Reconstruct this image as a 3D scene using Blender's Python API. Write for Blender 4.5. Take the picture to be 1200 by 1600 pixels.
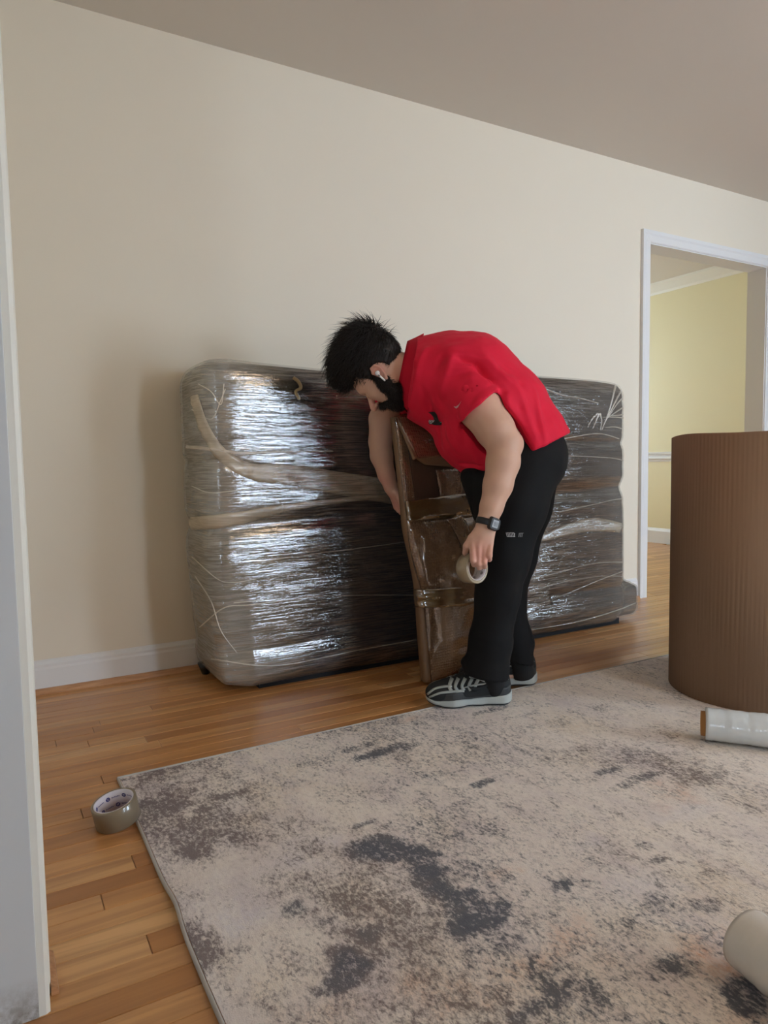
import bpy, bmesh, math, random
import numpy as np
from mathutils import Vector, Matrix
from mathutils.bvhtree import BVHTree
for o in list(bpy.data.objects): bpy.data.objects.remove(o)
random.seed(7); rng = np.random.default_rng(7)
SC = bpy.context.scene
COL = SC.collection
# ------------------------------------------------------------------ camera (z up, back wall is the plane y = 2.898)
CH = 0.85; F = 1092.0; YAW, PITCH, ROLL = 0.5155, 0.0715, -0.0159
_v = np.array([math.sin(YAW)*math.cos(PITCH), math.cos(YAW)*math.cos(PITCH), -math.sin(PITCH)])
_r = np.array([math.cos(YAW), -math.sin(YAW), 0.0]); _u = np.cross(_r, _v)
CR = _r*math.cos(ROLL)+_u*math.sin(ROLL); CU = -_r*math.sin(ROLL)+_u*math.cos(ROLL); CV = _v
cd = bpy.data.cameras.new('camera'); cam = bpy.data.objects.new('camera', cd); COL.objects.link(cam)
cd.sensor_fit = 'VERTICAL'; cd.sensor_height = 36.0; cd.lens = 36.0*F/1600.0; cd.clip_start = 0.02
M = Matrix(((CR[0],CU[0],-CV[0],0),(CR[1],CU[1],-CV[1],0),(CR[2],CU[2],-CV[2],CH),(0,0,0,1)))
cam.matrix_world = M; SC.camera = cam
# ------------------------------------------------------------------ world, daylight portals, exposure
W = bpy.data.worlds.new('sky'); SC.world = W; W.use_nodes = True
nt = W.node_tree; bg = nt.nodes['Background']
bg.inputs['Color'].default_value = (0.66, 0.82, 1.0, 1); bg.inputs['Strength'].default_value = 26.0
def portal(x, y, z, sx, sz, rot):
    l = bpy.data.lights.new('window_portal', 'AREA'); l.shape = 'RECTANGLE'; l.size = sx; l.size_y = sz
    l.cycles.is_portal = True
    o = bpy.data.objects.new('window_portal', l); COL.objects.link(o); o.location = (x, y, z); o.rotation_euler = rot
SC.view_settings.view_transform = 'Standard'; SC.view_settings.look = 'None'
SC.view_settings.gamma = 1.0; SC.view_settings.use_curve_mapping = False
SC.view_settings.exposure = 0.38
SC.cycles.use_denoising = True
SC.cycles.max_bounces = 10; SC.cycles.diffuse_bounces = 5; SC.cycles.glossy_bounces = 4
SC.cycles.transparent_max_bounces = 12; SC.cycles.sample_clamp_indirect = 6.0
FRONT = -2.1
LAMP = 26.0
WINS = [(2.55, 1.30, .40, 1.75), (5.05, 1.35, 1.15, 1.6)]             # x centre, z centre, width, height, in the front wall
for w in WINS: portal(w[0], FRONT-0.14, w[1], w[2], w[3], (math.radians(90), 0, 0))
portal(-1.65, FRONT-0.14, 1.4, .5, .8, (math.radians(90), 0, 0))
portal(4.6, 6.54, 1.5, .6, .8, (math.radians(-90), 0, 0))
# ------------------------------------------------------------------ helpers
def ray(x, y): return CV + (x-600.0)/F*CR - (y-800.0)/F*CU
EYE = np.array([0, 0, CH])
def P(x, y, d): return EYE + ray(x, y)*d                  # point of the room at camera depth d
def FLR(x, y, z=0.0):
    d = ray(x, y); return EYE + d*((z-CH)/d[2])
def ONY(x, y, Y):
    d = ray(x, y); return EYE + d*(Y/d[1])
def tag(o, label=None, cat=None, group=None, kind=None):
    if label: o['label'] = label
    if cat: o['category'] = cat
    if group: o['group'] = group
    if kind: o['kind'] = kind
    return o
def empty(name, loc, label, cat, group=None):
    o = bpy.data.objects.new(name, None); COL.objects.link(o); o.location = loc; o.empty_display_size = .1
    return tag(o, label, cat, group)
def base_of(parent):
    b = np.zeros(3); p = parent
    while p is not None: b += np.array(p.location); p = p.parent
    return b
def mk(name, verts, faces, mat, parent=None, smooth=True, loc=None):
    """verts in room coordinates; becomes one mesh object"""
    verts = np.asarray(verts, dtype=np.float64)
    if parent is not None: verts = verts - base_of(parent)
    if loc is not None: verts = verts - np.asarray(loc)
    me = bpy.data.meshes.new(name)
    if isinstance(faces, np.ndarray):
        n = faces.shape[1]; me.vertices.add(len(verts)); me.vertices.foreach_set('co', verts.astype(np.float32).ravel())
        me.loops.add(faces.size); me.loops.foreach_set('vertex_index', faces.astype(np.int32).ravel())
        me.polygons.add(len(faces)); me.polygons.foreach_set('loop_start', np.arange(0, faces.size, n, dtype=np.int32))
        me.update(calc_edges=True); me.validate()
    else:
        me.from_pydata([tuple(v) for v in verts], [], [tuple(f) for f in faces])
    me.polygons.foreach_set('use_smooth', [smooth]*len(me.polygons))
    if mat is not None:
        for m in (mat if isinstance(mat, (list, tuple)) else [mat]): me.materials.append(m)
    me.update()
    o = bpy.data.objects.new(name, me); COL.objects.link(o)
    if parent is not None: o.parent = parent
    if loc is not None: o.location = loc
    return o
class MB:
    def __init__(s): s.v = []; s.f = []
    def add(s, v, f):
        n = len(s.v); s.v += [tuple(map(float, q)) for q in v]; s.f += [tuple(i+n for i in q) for q in f]; return s
    def box(s, x0, x1, y0, y1, z0, z1):
        v = [(x0,y0,z0),(x1,y0,z0),(x1,y1,z0),(x0,y1,z0),(x0,y0,z1),(x1,y0,z1),(x1,y1,z1),(x0,y1,z1)]
        return s.add(v, [(0,3,2,1),(4,5,6,7),(0,1,5,4),(1,2,6,5),(2,3,7,6),(3,0,4,7)])
    def extrude(s, prof, axis, a, b):
        """prof: closed (p,q) loop; axis 'x' -> (t,p,q), 'y' -> (p,t,q), 'z' -> (p,q,t)"""
        n = len(prof); f = {'x': lambda t,p,q:(t,p,q), 'y': lambda t,p,q:(p,t,q), 'z': lambda t,p,q:(p,q,t)}[axis]
        v = [f(a,*c) for c in prof]+[f(b,*c) for c in prof]
        return s.add(v, [(i,(i+1)%n,n+(i+1)%n,n+i) for i in range(n)]+[tuple(range(n))[::-1], tuple(range(n,2*n))])
    def build(s, name, mat, parent=None, smooth=False, bevel=0):
        o = mk(name, s.v, s.f, mat, parent, smooth)
        if bevel:
            m = o.modifiers.new('bevel','BEVEL'); m.width = bevel; m.segments = 2; m.limit_method = 'ANGLE'
        return o
def tube_between(a, b, ra, rb=None, n=48, ri=None, caps=True):
    """solid or hollow round bar from a to b"""
    a = np.array(a, float); b = np.array(b, float); rb = ra if rb is None else rb
    d = (b-a)/np.linalg.norm(b-a); t = np.array([0,0,1.]) if abs(d[2]) < .9 else np.array([1.,0,0])
    e1 = np.cross(d,t); e1 /= np.linalg.norm(e1); e2 = np.cross(d,e1)
    rings = [(a,ra),(b,rb)] if ri is None else [(a,ri),(a,ra),(b,rb),(b,ri)]
    v = []; f = []
    for c,r in rings:
        for i in range(n):
            A = 2*math.pi*i/n; v.append(c+r*(math.cos(A)*e1+math.sin(A)*e2))
    m = len(rings)
    for k in range(m if ri is not None else m-1):
        k2 = (k+1)%m
        for i in range(n): f.append((k*n+i, k2*n+i, k2*n+(i+1)%n, k*n+(i+1)%n))
    if ri is None and caps: f += [tuple(range(n)), tuple(range(n,2*n))[::-1]]
    return v, f
# ------------------------------------------------------------------ materials
def mat(name, col=(.5,.5,.5), rough=.5, metal=0, spec=.5, coat=0, **k):
    m = bpy.data.materials.new(name); m.use_nodes = True; b = m.node_tree.nodes['Principled BSDF']
    b.inputs['Base Color'].default_value = (*col, 1); b.inputs['Roughness'].default_value = rough
    b.inputs['Metallic'].default_value = metal; b.inputs['Specular IOR Level'].default_value = spec
    b.inputs['Coat Weight'].default_value = coat
    for kk, vv in k.items(): b.inputs[kk.replace('_',' ')].default_value = vv
    return m
class N:
    """tiny node helper"""
    def __init__(s, m): s.t = m.node_tree; s.b = s.t.nodes.get('Principled BSDF')
    def n(s, typ, **k):
        q = s.t.nodes.new(typ)
        for a, b in k.items():
            if a in q.inputs: pass
            setattr(q, a, b)
        return q
    def l(s, a, b): s.t.links.new(a, b)
    def coord(s, scale=(1,1,1), kind='Object', rot=(0,0,0)):
        c = s.n('ShaderNodeTexCoord'); m = s.n('ShaderNodeMapping'); m.inputs['Scale'].default_value = scale
        m.inputs['Rotation'].default_value = rot
        s.l(c.outputs[kind], m.inputs['Vector']); return m.outputs['Vector']
    def noise(s, vec, scale=5, detail=4, rough=.55, dist=0):
        q = s.n('ShaderNodeTexNoise'); q.inputs['Scale'].default_value = scale; q.inputs['Detail'].default_value = detail
        q.inputs['Roughness'].default_value = rough; q.inputs['Distortion'].default_value = dist
        if vec is not None: s.l(vec, q.inputs['Vector'])
        return q.outputs['Fac']
    def ramp(s, fac, stops, interp='LINEAR'):
        q = s.n('ShaderNodeValToRGB'); q.color_ramp.interpolation = interp
        e = q.color_ramp.elements
        while len(e) < len(stops): e.new(.5)
        for i, (p, c) in enumerate(stops):
            e[i].position = p; e[i].color = (*c, 1) if len(c) == 3 else c
        s.l(fac, q.inputs['Fac']); return q.outputs['Color']
    def mix(s, fac, a, b, blend='MIX'):
        q = s.n('ShaderNodeMix'); q.data_type = 'RGBA'; q.blend_type = blend
        for sock, val in ((q.inputs[0], fac), (q.inputs[6], a), (q.inputs[7], b)):
            if hasattr(val, 'is_linked'): s.l(val, sock)
            elif isinstance(val, (int, float)): sock.default_value = val
            else: sock.default_value = (*val, 1)
        return q.outputs[2]
    def math(s, op, a, b=0, c=None, clamp=False):
        q = s.n('ShaderNodeMath'); q.operation = op; q.use_clamp = clamp
        for i, val in enumerate((a, b, c)):
            if val is None: continue
            if hasattr(val, 'is_linked'): s.l(val, q.inputs[i])
            else: q.inputs[i].default_value = val
        return q.outputs[0]
    def bump(s, h, strength=.3, dist=.01, to=None, prev=None):
        q = s.n('ShaderNodeBump'); q.inputs['Strength'].default_value = strength; q.inputs['Distance'].default_value = dist
        s.l(h, q.inputs['Height'])
        if prev is not None: s.l(prev, q.inputs['Normal'])
        if to is None and s.b is not None: s.l(q.outputs['Normal'], s.b.inputs['Normal'])
        return q.outputs['Normal']
    def attr(s, name):
        q = s.n('ShaderNodeAttribute'); q.attribute_name = name; return q
def paint(name, col, rough=.6, b=.08):
    m = mat(name, col, rough, spec=.3); n = N(m); h = n.noise(n.coord((60,60,60)), 4, 5); n.bump(h, b, .002)
    big = n.noise(n.coord((1,1,1)), 1.3, 3)
    n.l(n.mix(n.math('MULTIPLY', big, .12), col, tuple(c*.86 for c in col)), n.b.inputs['Base Color'])
    return m
M_WALL = paint('wall_paint', (.80,.722,.595)); M_FAR = paint('yellow_wall_paint', (.84,.76,.50))
M_CEIL = paint('ceiling_paint', (.72,.66,.585), .8)
M_TRIM = mat('white_trim', (.78,.77,.76), .35, spec=.4)
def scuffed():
    m = mat('scuffed_cool_tinted_trim', (.60,.62,.63), .4); n = N(m)  # white paint darkened and tinted bluish, cool daylight painted into the colour
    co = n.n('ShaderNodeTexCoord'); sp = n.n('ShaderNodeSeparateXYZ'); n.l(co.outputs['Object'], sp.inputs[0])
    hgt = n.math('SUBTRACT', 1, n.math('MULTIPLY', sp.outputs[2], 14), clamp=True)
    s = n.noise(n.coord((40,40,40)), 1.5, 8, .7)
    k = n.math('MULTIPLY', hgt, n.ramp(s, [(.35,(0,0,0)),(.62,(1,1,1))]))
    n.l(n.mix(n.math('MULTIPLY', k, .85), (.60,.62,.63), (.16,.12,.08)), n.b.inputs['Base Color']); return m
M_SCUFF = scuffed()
def wood():
    m = mat('oak_strip', (.4,.2,.08), .3, spec=.5, coat=.25); n = N(m); n.b.inputs['Coat Roughness'].default_value = .22
    a = n.attr('rnd')
    co = n.n('ShaderNodeNewGeometry')
    mp = n.n('ShaderNodeVectorMath'); mp.operation = 'MULTIPLY_ADD'; mp.inputs[1].default_value = (1.1, 16, 16)
    cb = n.n('ShaderNodeCombineXYZ'); n.l(n.math('MULTIPLY', a.outputs['Fac'], 37), cb.inputs[0]); n.l(n.math('MULTIPLY', a.outputs['Fac'], 91), cb.inputs[1])
    n.l(co.outputs['Position'], mp.inputs[0]); n.l(cb.outputs[0], mp.inputs[2])
    g1 = n.noise(mp.outputs[0], 1.6, 5, .6, 1.2)
    wv = n.n('ShaderNodeTexWave'); wv.bands_direction = 'Y'; wv.inputs['Scale'].default_value = .32; wv.inputs['Distortion'].default_value = 9
    wv.inputs['Detail'].default_value = 3; wv.inputs['Detail Scale'].default_value = .8; n.l(mp.outputs[0], wv.inputs['Vector'])
    base = n.ramp(a.outputs['Fac'], [(0,(.42,.18,.055)),(.25,(.57,.27,.092)),(.5,(.68,.36,.14)),(.75,(.52,.235,.075)),(1,(.76,.45,.20))])
    c = n.mix(n.math('MULTIPLY', n.ramp(g1, [(.45,(0,0,0)),(.72,(1,1,1))]), .5), base, (.27,.105,.032))
    c = n.mix(n.math('MULTIPLY', n.ramp(wv.outputs['Fac'], [(.55,(0,0,0)),(.95,(1,1,1))]), .28), c, (.30,.125,.04))
    n.l(c, n.b.inputs['Base Color']); n.bump(g1, .06, .002); return m
M_WOOD = wood()
# ================================================================== THE SETTING
WY = 2.898; CZ = 2.542; OX0, OX1, OZ = 3.478, 4.62, 2.11; FX = 5.80; WT = 0.125
def struct(name, mb, m, parent=None, bevel=0):
    o = mb.build(name, m, parent, bevel=bevel)
    if parent is None: o['kind'] = 'structure'
    return o
floor = struct('floor', MB().box(-3.2, 6.2, FRONT-.15, 6.5, -.10, -.012), mat('subfloor', (.16,.08,.035), .7))
struct('ceiling', MB().box(-3.2, 6.2, FRONT-.15, 6.5, CZ, CZ+.1), M_CEIL)
struct('wall_back', MB().box(-3.2, OX0-.018, WY, WY+WT, -.012, CZ).box(OX1+.018, 6.2, WY, WY+WT, -.012, CZ).box(OX0-.018, OX1+.018, WY, WY+WT, OZ+.018, CZ), M_WALL)
# left wall holds the wide cased opening the photographer stands in
struct('wall_left', MB().box(-.09, .030, 1.18, WY, -.012, CZ).box(-.09, .030, FRONT, -.75, -.012, CZ).box(-.09,.030,-.75,1.18,2.15,CZ), M_WALL)
w = WINS[0]; x0, x1, z0, z1 = w[0]-w[2]/2, w[0]+w[2]/2, w[1]-w[3]/2, w[1]+w[3]/2
wl0, wl1, wlz0, wlz1 = -1.9, -1.4, 1.0, 1.8
w = WINS[1]; xa_, xb_, za_, zb_ = w[0]-w[2]/2, w[0]+w[2]/2, w[1]-w[3]/2, w[1]+w[3]/2
struct('wall_front', MB().box(x1, xa_, FRONT-.12, FRONT, -.012, CZ).box(xb_, 6.2, FRONT-.12, FRONT, -.012, CZ).box(xa_, xb_, FRONT-.12, FRONT, -.012, za_).box(xa_, xb_, FRONT-.12, FRONT, zb_, CZ).box(wl1, x0, FRONT-.12, FRONT, -.012, CZ).box(-3.2, wl0, FRONT-.12, FRONT, -.012, CZ)
       .box(x0, x1, FRONT-.12, FRONT, -.012, z0).box(x0, x1, FRONT-.12, FRONT, z1, CZ).box(wl0, wl1, FRONT-.12, FRONT, -.012, wlz0).box(wl0, wl1, FRONT-.12, FRONT, wlz1, CZ), M_WALL)
struct('wall_right', MB().box(FX, FX+.12, FRONT, 6.4, -.012, CZ), M_FAR)
struct('wall_outer_left', MB().box(-3.2, -3.08, FRONT, 6.4, -.012, CZ), M_WALL)
struct('wall_far', MB().box(-3.2, 4.3, 6.4, 6.52, -.012, CZ).box(4.9, 6.2, 6.4, 6.52, -.012, CZ).box(4.3, 4.9, 6.4, 6.52, -.012, 1.1).box(4.3, 4.9, 6.4, 6.52, 1.9, CZ), M_FAR)
struct('wall_partition', MB().box(2.9, 3.0, WY+WT, 6.4, -.012, CZ), M_FAR)
def window(n_, xa, xb, za, zb, y, sgn):
    # frame with meeting rail and muntins, one pane per light
    r = MB(); t = .045; ya, yb = y-.05, y+.02
    r.box(xa-.07, xb+.07, y*1.0 + (.0 if sgn > 0 else -.02), y+(.02 if sgn > 0 else 0), zb, zb+.09)
    fr = struct('window_%d' % n_, MB().box(xa, xa+t, ya, yb-.02, za, zb).box(xb-t, xb, ya, yb-.02, za, zb).box(xa+t, xb-t, ya, yb-.02, za, za+t).box(xa+t, xb-t, ya, yb-.02, zb-t, zb)
                .box(xa+t, xb-t, ya, yb-.02, (za+zb)/2-.025, (za+zb)/2+.025), M_TRIM)
    for k in (1, 2):
        xx = xa+(xb-xa)*k/3; MB().box(xx-.011, xx+.011, ya+.01, yb-.03, za+t, zb-t).build('muntin', M_TRIM, fr)
    MB().box(xa-.09, xa, yb-.02, yb, za-.02, zb+.09).box(xb, xb+.09, yb-.02, yb, za-.02, zb+.09).box(xa, xb, yb-.02, yb, zb, zb+.09).build('window_casing', M_TRIM, fr)
    MB().box(xa-.1, xb+.1, yb-.02, yb+.04, za-.03, za).build('window_sill', M_TRIM, fr)
window(1, x0, x1, z0, z1, FRONT-.0, 1)
window(3, xa_, xb_, za_, zb_, FRONT-.0, 1)
window(2, wl0, wl1, wlz0, wlz1, FRONT-.0, 1)
# base boards with a moulded top, oak shoe strip
def baseboard_x(name, xa, xb, y, sgn, h=.125, m=M_TRIM):
    p = [(y, 0), (y-sgn*.016, 0), (y-sgn*.016, h-.035), (y-sgn*.013, h-.026), (y-sgn*.014, h-.016), (y-sgn*.007, h-.005), (y, h)]
    return struct(name, MB().extrude(p, 'x', xa, xb), m)
def shoe_x(name, xa, xb, y, sgn, m):
    p = [(y, 0)]+[(y-sgn*.02*math.cos(a), .02*math.sin(a)) for a in np.linspace(0, math.pi/2, 6)]
    return struct(name, MB().extrude(p, 'x', xa, xb), m)
M_SHOE = mat('oak_shoe_strip', (.52,.27,.13), .35)
n = N(M_SHOE); n.l(n.ramp(n.noise(n.coord((4,40,40)), 3, 5), [(.3,(.40,.19,.085)),(.7,(.60,.33,.17))]), n.b.inputs['Base Color'])
baseboard_x('baseboard_back', .03, OX0-.09, WY, 1)
shoe_x('trim_1', .03, OX0-.09, WY-.016, 1, M_SHOE)
baseboard_x('baseboard_front', .03, FX, FRONT, -1)
p = [(FX, 0), (FX-.016, 0), (FX-.016, .12), (FX-.012, .13), (FX-.006, .145), (FX, .15)]
struct('baseboard_right', MB().extrude(p, 'y', WY+WT, 6.4), M_TRIM)
p = [(FX, .80)]+[(FX-d, z) for d, z in ((.008,.80),(.010,.815),(.022,.822),(.026,.835),(.022,.846),(.012,.852),(.014,.866),(.024,.872),(.026,.884),(.012,.892))]+[(FX,.895)]
p = [(a, b+.01) for a, b in p]
struct('trim_2', MB().extrude(p, 'y', WY+WT, 6.4), M_TRIM)                      # chair rail
p = [(FX, CZ-.10), (FX-.012, CZ-.10), (FX-.02, CZ-.08), (FX-.05, CZ-.045), (FX-.075, CZ-.02), (FX-.08, CZ), (FX, CZ)]
struct('trim_3', MB().extrude(p, 'y', WY+WT, 6.4), mat('crown_moulding', (.80,.76,.66), .4))   # crown moulding
# cased opening in the back wall
struct('trim_4', MB().box(OX0-.018, OX0, WY-.004, WY+WT+.004, 0, OZ).box(OX1, OX1+.018, WY-.004, WY+WT+.004, 0, OZ).box(OX0-.018, OX1+.018, WY-.004, WY+WT+.004, OZ, OZ+.018), M_TRIM)
def casing(name, xa, xb, zt, y):
    m = MB(); wdt = .068
    prof = lambda x, s: [(x, y), (x, y-.012), (x-s*.006, y-.016), (x-s*.04, y-.013), (x-s*.05, y-.019), (x-s*wdt, y-.019), (x-s*wdt, y)]
    m.extrude(prof(xa, 1), 'z', 0, zt+wdt); m.extrude(prof(xb, -1), 'z', 0, zt+wdt)
    q = [(y, zt), (y-.012, zt), (y-.016, zt+.006), (y-.013, zt+.04), (y-.0195, zt+.05), (y-.0195, zt+wdt+.001), (y, zt+wdt+.001)]
    m.extrude(q, 'x', xa-wdt-.001, xb+wdt+.001)
    return struct(name, m, M_TRIM)
casing('trim_5', OX0-.006, OX1+.006, OZ+.006, WY)
# opening the camera looks out of: jamb, casing on the room side, base block
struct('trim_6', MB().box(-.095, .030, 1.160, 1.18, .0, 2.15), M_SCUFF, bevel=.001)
pr = [(.030, 1.162), (.040, 1.162), (.046, 1.166), (.044, 1.20), (.050, 1.21), (.050, 1.235), (.030, 1.235)]
struct('trim_7', MB().extrude(pr, 'z', .0, 2.15), mat('cream_casing', (.80,.79,.72), .38))
shoe = [(.050,0),(.062,0),(.060,.010),(.050,.017)]
struct('trim_8', MB().extrude(shoe, 'y', 1.20, 1.30), M_SHOE)
# ------------------------------------------------------------------ floor strips, each one its own plank
def plank_geo(x0, x1, y0, y1, g=.0006):
    b = .0012; x0 += g; x1 -= g; y0 += g; y1 -= g
    v = [(x0,y0,-.012),(x1,y0,-.012),(x1,y1,-.012),(x0,y1,-.012),(x0,y0,-b),(x1,y0,-b),(x1,y1,-b),(x0,y1,-b),
         (x0+b,y0+b,0),(x1-b,y0+b,0),(x1-b,y1-b,0),(x0+b,y1-b,0)]
    f = [(8,9,10,11)]+[(i,(i+1)%4,4+(i+1)%4,4+i) for i in range(4)]+[(4+i,4+(i+1)%4,8+(i+1)%4,8+i) for i in range(4)]
    return v, f
PW = .0572; rest = MB(); rest_r = []; npl = 0
rows = int((6.4-FRONT)/PW)
for r_ in range(rows):
    ya = FRONT+r_*PW; yb = ya+PW; ym = (ya+yb)/2; x = -3.08-random.random()
    while x < FX:
        L = random.choice([.45,.6,.8,1.0,1.2,1.5,1.8])*random.uniform(.85,1.15)
        xa, xb = max(x, -3.08), min(x+L, FX); x += L
        if xb-xa < .08: continue
        v, f = plank_geo(xa, xb, ya, yb); rr = random.random()
        vis = (1.97 <= yb and ya < WY and xb > .0) or (.5 < ym < 1.97 and xa < .27 and xb > 0) or (WY-.05 < ym < 4.75 and xb > 3.45+(ym-WY)*.5)
        if vis and npl < 298:
            c = ((xa+xb)/2, ym, 0); o = mk('floor_plank', v, f, M_WOOD, floor, False, loc=c); npl += 1
            at = o.data.attributes.new('rnd', 'FLOAT', 'POINT'); at.data.foreach_set('value', [rr]*len(v))
        else:
            rest.add(v, f); rest_r += [rr]*len(v)
o = rest.build('floor_planks', M_WOOD, floor); o['kind'] = 'stuff'
at = o.data.attributes.new('rnd', 'FLOAT', 'POINT'); at.data.foreach_set('value', rest_r)
print('planks', npl)
# ================================================================== distance fields -> meshes
def smin(a, b, k):
    if k <= 0: return np.minimum(a, b)
    h = np.clip(.5+.5*(b-a)/k, 0, 1); return b*(1-h)+a*h-k*h*(1-h)
class SDF:
    def __init__(s, lo, hi, h):
        s.lo = np.array(lo, float); s.h = h; s.n = (np.ceil((np.array(hi)-s.lo)/h)).astype(int)+1
        s.f = np.full(s.n, 1.0, np.float32)
        s.ax = [(s.lo[i]+np.arange(s.n[i])*h).astype(np.float32) for i in range(3)]
    def block(s, lo, hi, m):
        a = np.clip(np.floor((np.array(lo)-m-s.lo)/s.h).astype(int), 0, s.n); b = np.clip(np.ceil((np.array(hi)+m-s.lo)/s.h).astype(int)+1, 0, s.n)
        sl = tuple(slice(a[i], b[i]) for i in range(3))
        return sl, (s.ax[0][sl[0]][:,None,None], s.ax[1][sl[1]][None,:,None], s.ax[2][sl[2]][None,None,:])
    def op(s, prim, k=0., mode='add'):
        fn, lo, hi = prim; sl, g = s.block(lo, hi, k*1.2+3*s.h)
        if 0 in s.f[sl].shape: return s
        d = fn(*g).astype(np.float32)
        if mode == 'add': s.f[sl] = smin(s.f[sl], d, k)
        elif mode == 'sub': s.f[sl] = -smin(-s.f[sl], d, k)
        elif mode == 'and': s.f = np.maximum(s.f, fn(s.ax[0][:,None,None], s.ax[1][None,:,None], s.ax[2][None,None,:]).astype(np.float32))
        return s
    def add(s, prim, k=0.): return s.op(prim, k)
    def sub(s, prim, k=0.): return s.op(prim, k, 'sub')
    def cut(s, p, nrm):       # removes the side the normal points to
        p = np.array(p); nrm = np.array(nrm)/np.linalg.norm(nrm)
        g = (s.ax[0][:,None,None]-p[0])*nrm[0]+(s.ax[1][None,:,None]-p[1])*nrm[1]+(s.ax[2][None,None,:]-p[2])*nrm[2]
        s.f = np.maximum(s.f, g.astype(np.float32)); return s
    def mesh(s):
        f = s.f; S = f < 0
        c = [(i,j,k) for i in (0,1) for j in (0,1) for k in (0,1)]; n = f.shape
        sub = lambda A, o: A[o[0]:n[0]-1+o[0], o[1]:n[1]-1+o[1], o[2]:n[2]-1+o[2]]
        al = np.ones([m-1 for m in n], bool); an = np.zeros_like(al)
        for o in c: al &= sub(S, o); an |= sub(S, o)
        idx = np.argwhere(an & ~al); ids = np.full(al.shape, -1, np.int64); ids[tuple(idx.T)] = np.arange(len(idx))
        V = np.stack([f[idx[:,0]+o[0], idx[:,1]+o[1], idx[:,2]+o[2]] for o in c], 1)
        acc = np.zeros((len(idx),3)); cnt = np.zeros(len(idx))
        for a in range(8):
            for b in range(a+1, 8):
                da = np.array(c[b])-np.array(c[a])
                if np.abs(da).sum() != 1: continue
                cr = (V[:,a] < 0) != (V[:,b] < 0); t = np.where(cr, V[:,a]/np.where(cr, V[:,a]-V[:,b], 1), 0)
                acc += cr[:,None]*(np.array(c[a])+t[:,None]*da); cnt += cr
        v = (idx+acc/cnt[:,None])*s.h+s.lo; Q = []
        for ax in range(3):
            o = [0,0,0]; o[ax] = 1; a = S[:n[0]-o[0],:n[1]-o[1],:n[2]-o[2]]; b = S[o[0]:,o[1]:,o[2]:]
            e = np.argwhere(a != b); e = e[np.all([e[:,q] > 0 for q in range(3) if q != ax] + [e[:,q] < n[q]-1 for q in range(3) if q != ax], axis=0)]
            if not len(e): continue
            p, q = [(1,2),(2,0),(0,1)][ax]; up = np.zeros(3,int); up[p] = 1; uq = np.zeros(3,int); uq[q] = 1
            g = lambda d: ids[tuple((e-d).T)]
            quad = np.stack([g(up+uq), g(uq), g(0*up), g(up)], 1); ins = a[tuple(e.T)]
            quad[~ins] = quad[~ins][:, ::-1]; Q.append(quad)
        return v, np.concatenate(Q)
def RC(a, b, ra, rb, n=None, sq=1.):
    a = np.array(a, float); b = np.array(b, float); ba = b-a; L = max((ba**2).sum(), 1e-9)
    nn = None if n is None else np.array(n)/np.linalg.norm(n)
    def fn(x, y, z):
        px, py, pz = x-a[0], y-a[1], z-a[2]
        t = np.clip((px*ba[0]+py*ba[1]+pz*ba[2])/L, 0, 1)
        qx, qy, qz = px-t*ba[0], py-t*ba[1], pz-t*ba[2]
        if nn is not None:
            w = (qx*nn[0]+qy*nn[1]+qz*nn[2])*(1/sq-1); qx = qx+w*nn[0]; qy = qy+w*nn[1]; qz = qz+w*nn[2]
        return np.sqrt(qx*qx+qy*qy+qz*qz)-(ra+(rb-ra)*t)
    r = max(ra, rb)*max(1., sq); return fn, np.minimum(a, b)-r, np.maximum(a, b)+r
def EL(c, axes, rad):
    c = np.array(c, float); A = [np.array(q)/np.linalg.norm(q) for q in axes]
    def fn(x, y, z):
        px, py, pz = x-c[0], y-c[1], z-c[2]; k0 = 0; k1 = 0
        for q, r in zip(A, rad):
            w = px*q[0]+py*q[1]+pz*q[2]; k0 = k0+(w/r)**2; k1 = k1+(w/r/r)**2
        k0 = np.sqrt(k0); k1 = np.sqrt(k1)+1e-9; return k0*(k0-1)/k1
    R = max(rad); return fn, c-R, c+R
def RBOX(c, axes, half, rr):
    c = np.array(c, float); A = [np.array(q)/np.linalg.norm(q) for q in axes]
    def fn(x, y, z):
        px, py, pz = x-c[0], y-c[1], z-c[2]; s = 0; mx = -9.
        for q, r in zip(A, half):
            w = np.abs(px*q[0]+py*q[1]+pz*q[2])-(r-rr); s = s+np.maximum(w, 0)**2; mx = np.maximum(mx, w)
        return np.sqrt(s)+np.minimum(mx, 0)-rr
    R = np.linalg.norm(half); return fn, c-R, c+R
def normals(v, q):
    a = v[q[:,2]]-v[q[:,0]]; b = v[q[:,3]]-v[q[:,1]]; fn = np.cross(a, b); n = np.zeros_like(v)
    for i in range(4): np.add.at(n, q[:,i], fn)
    return n/(np.linalg.norm(n, axis=1)[:,None]+1e-12)
def smooth(v, q, it=2, lam=.5):
    for _ in range(it):
        s = np.zeros_like(v); c = np.zeros(len(v))
        for i in range(4):
            a, b = q[:,i], q[:,(i+1)%4]
            np.add.at(s, a, v[b]); np.add.at(c, a, 1)
        v = v+(s/np.maximum(c,1)[:,None]-v)*lam
    return v
_tab = rng.random((64,64,64)).astype(np.float32)
def vnoise(p):
    p = np.asarray(p, float); i = np.floor(p).astype(int); f = p-i; f = f*f*(3-2*f); r = 0
    for dx in (0,1):
        for dy in (0,1):
            for dz in (0,1):
                w = (f[...,0] if dx else 1-f[...,0])*(f[...,1] if dy else 1-f[...,1])*(f[...,2] if dz else 1-f[...,2])
                r = r+w*_tab[(i[...,0]+dx)%64, (i[...,1]+dy)%64, (i[...,2]+dz)%64]
    return r
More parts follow.
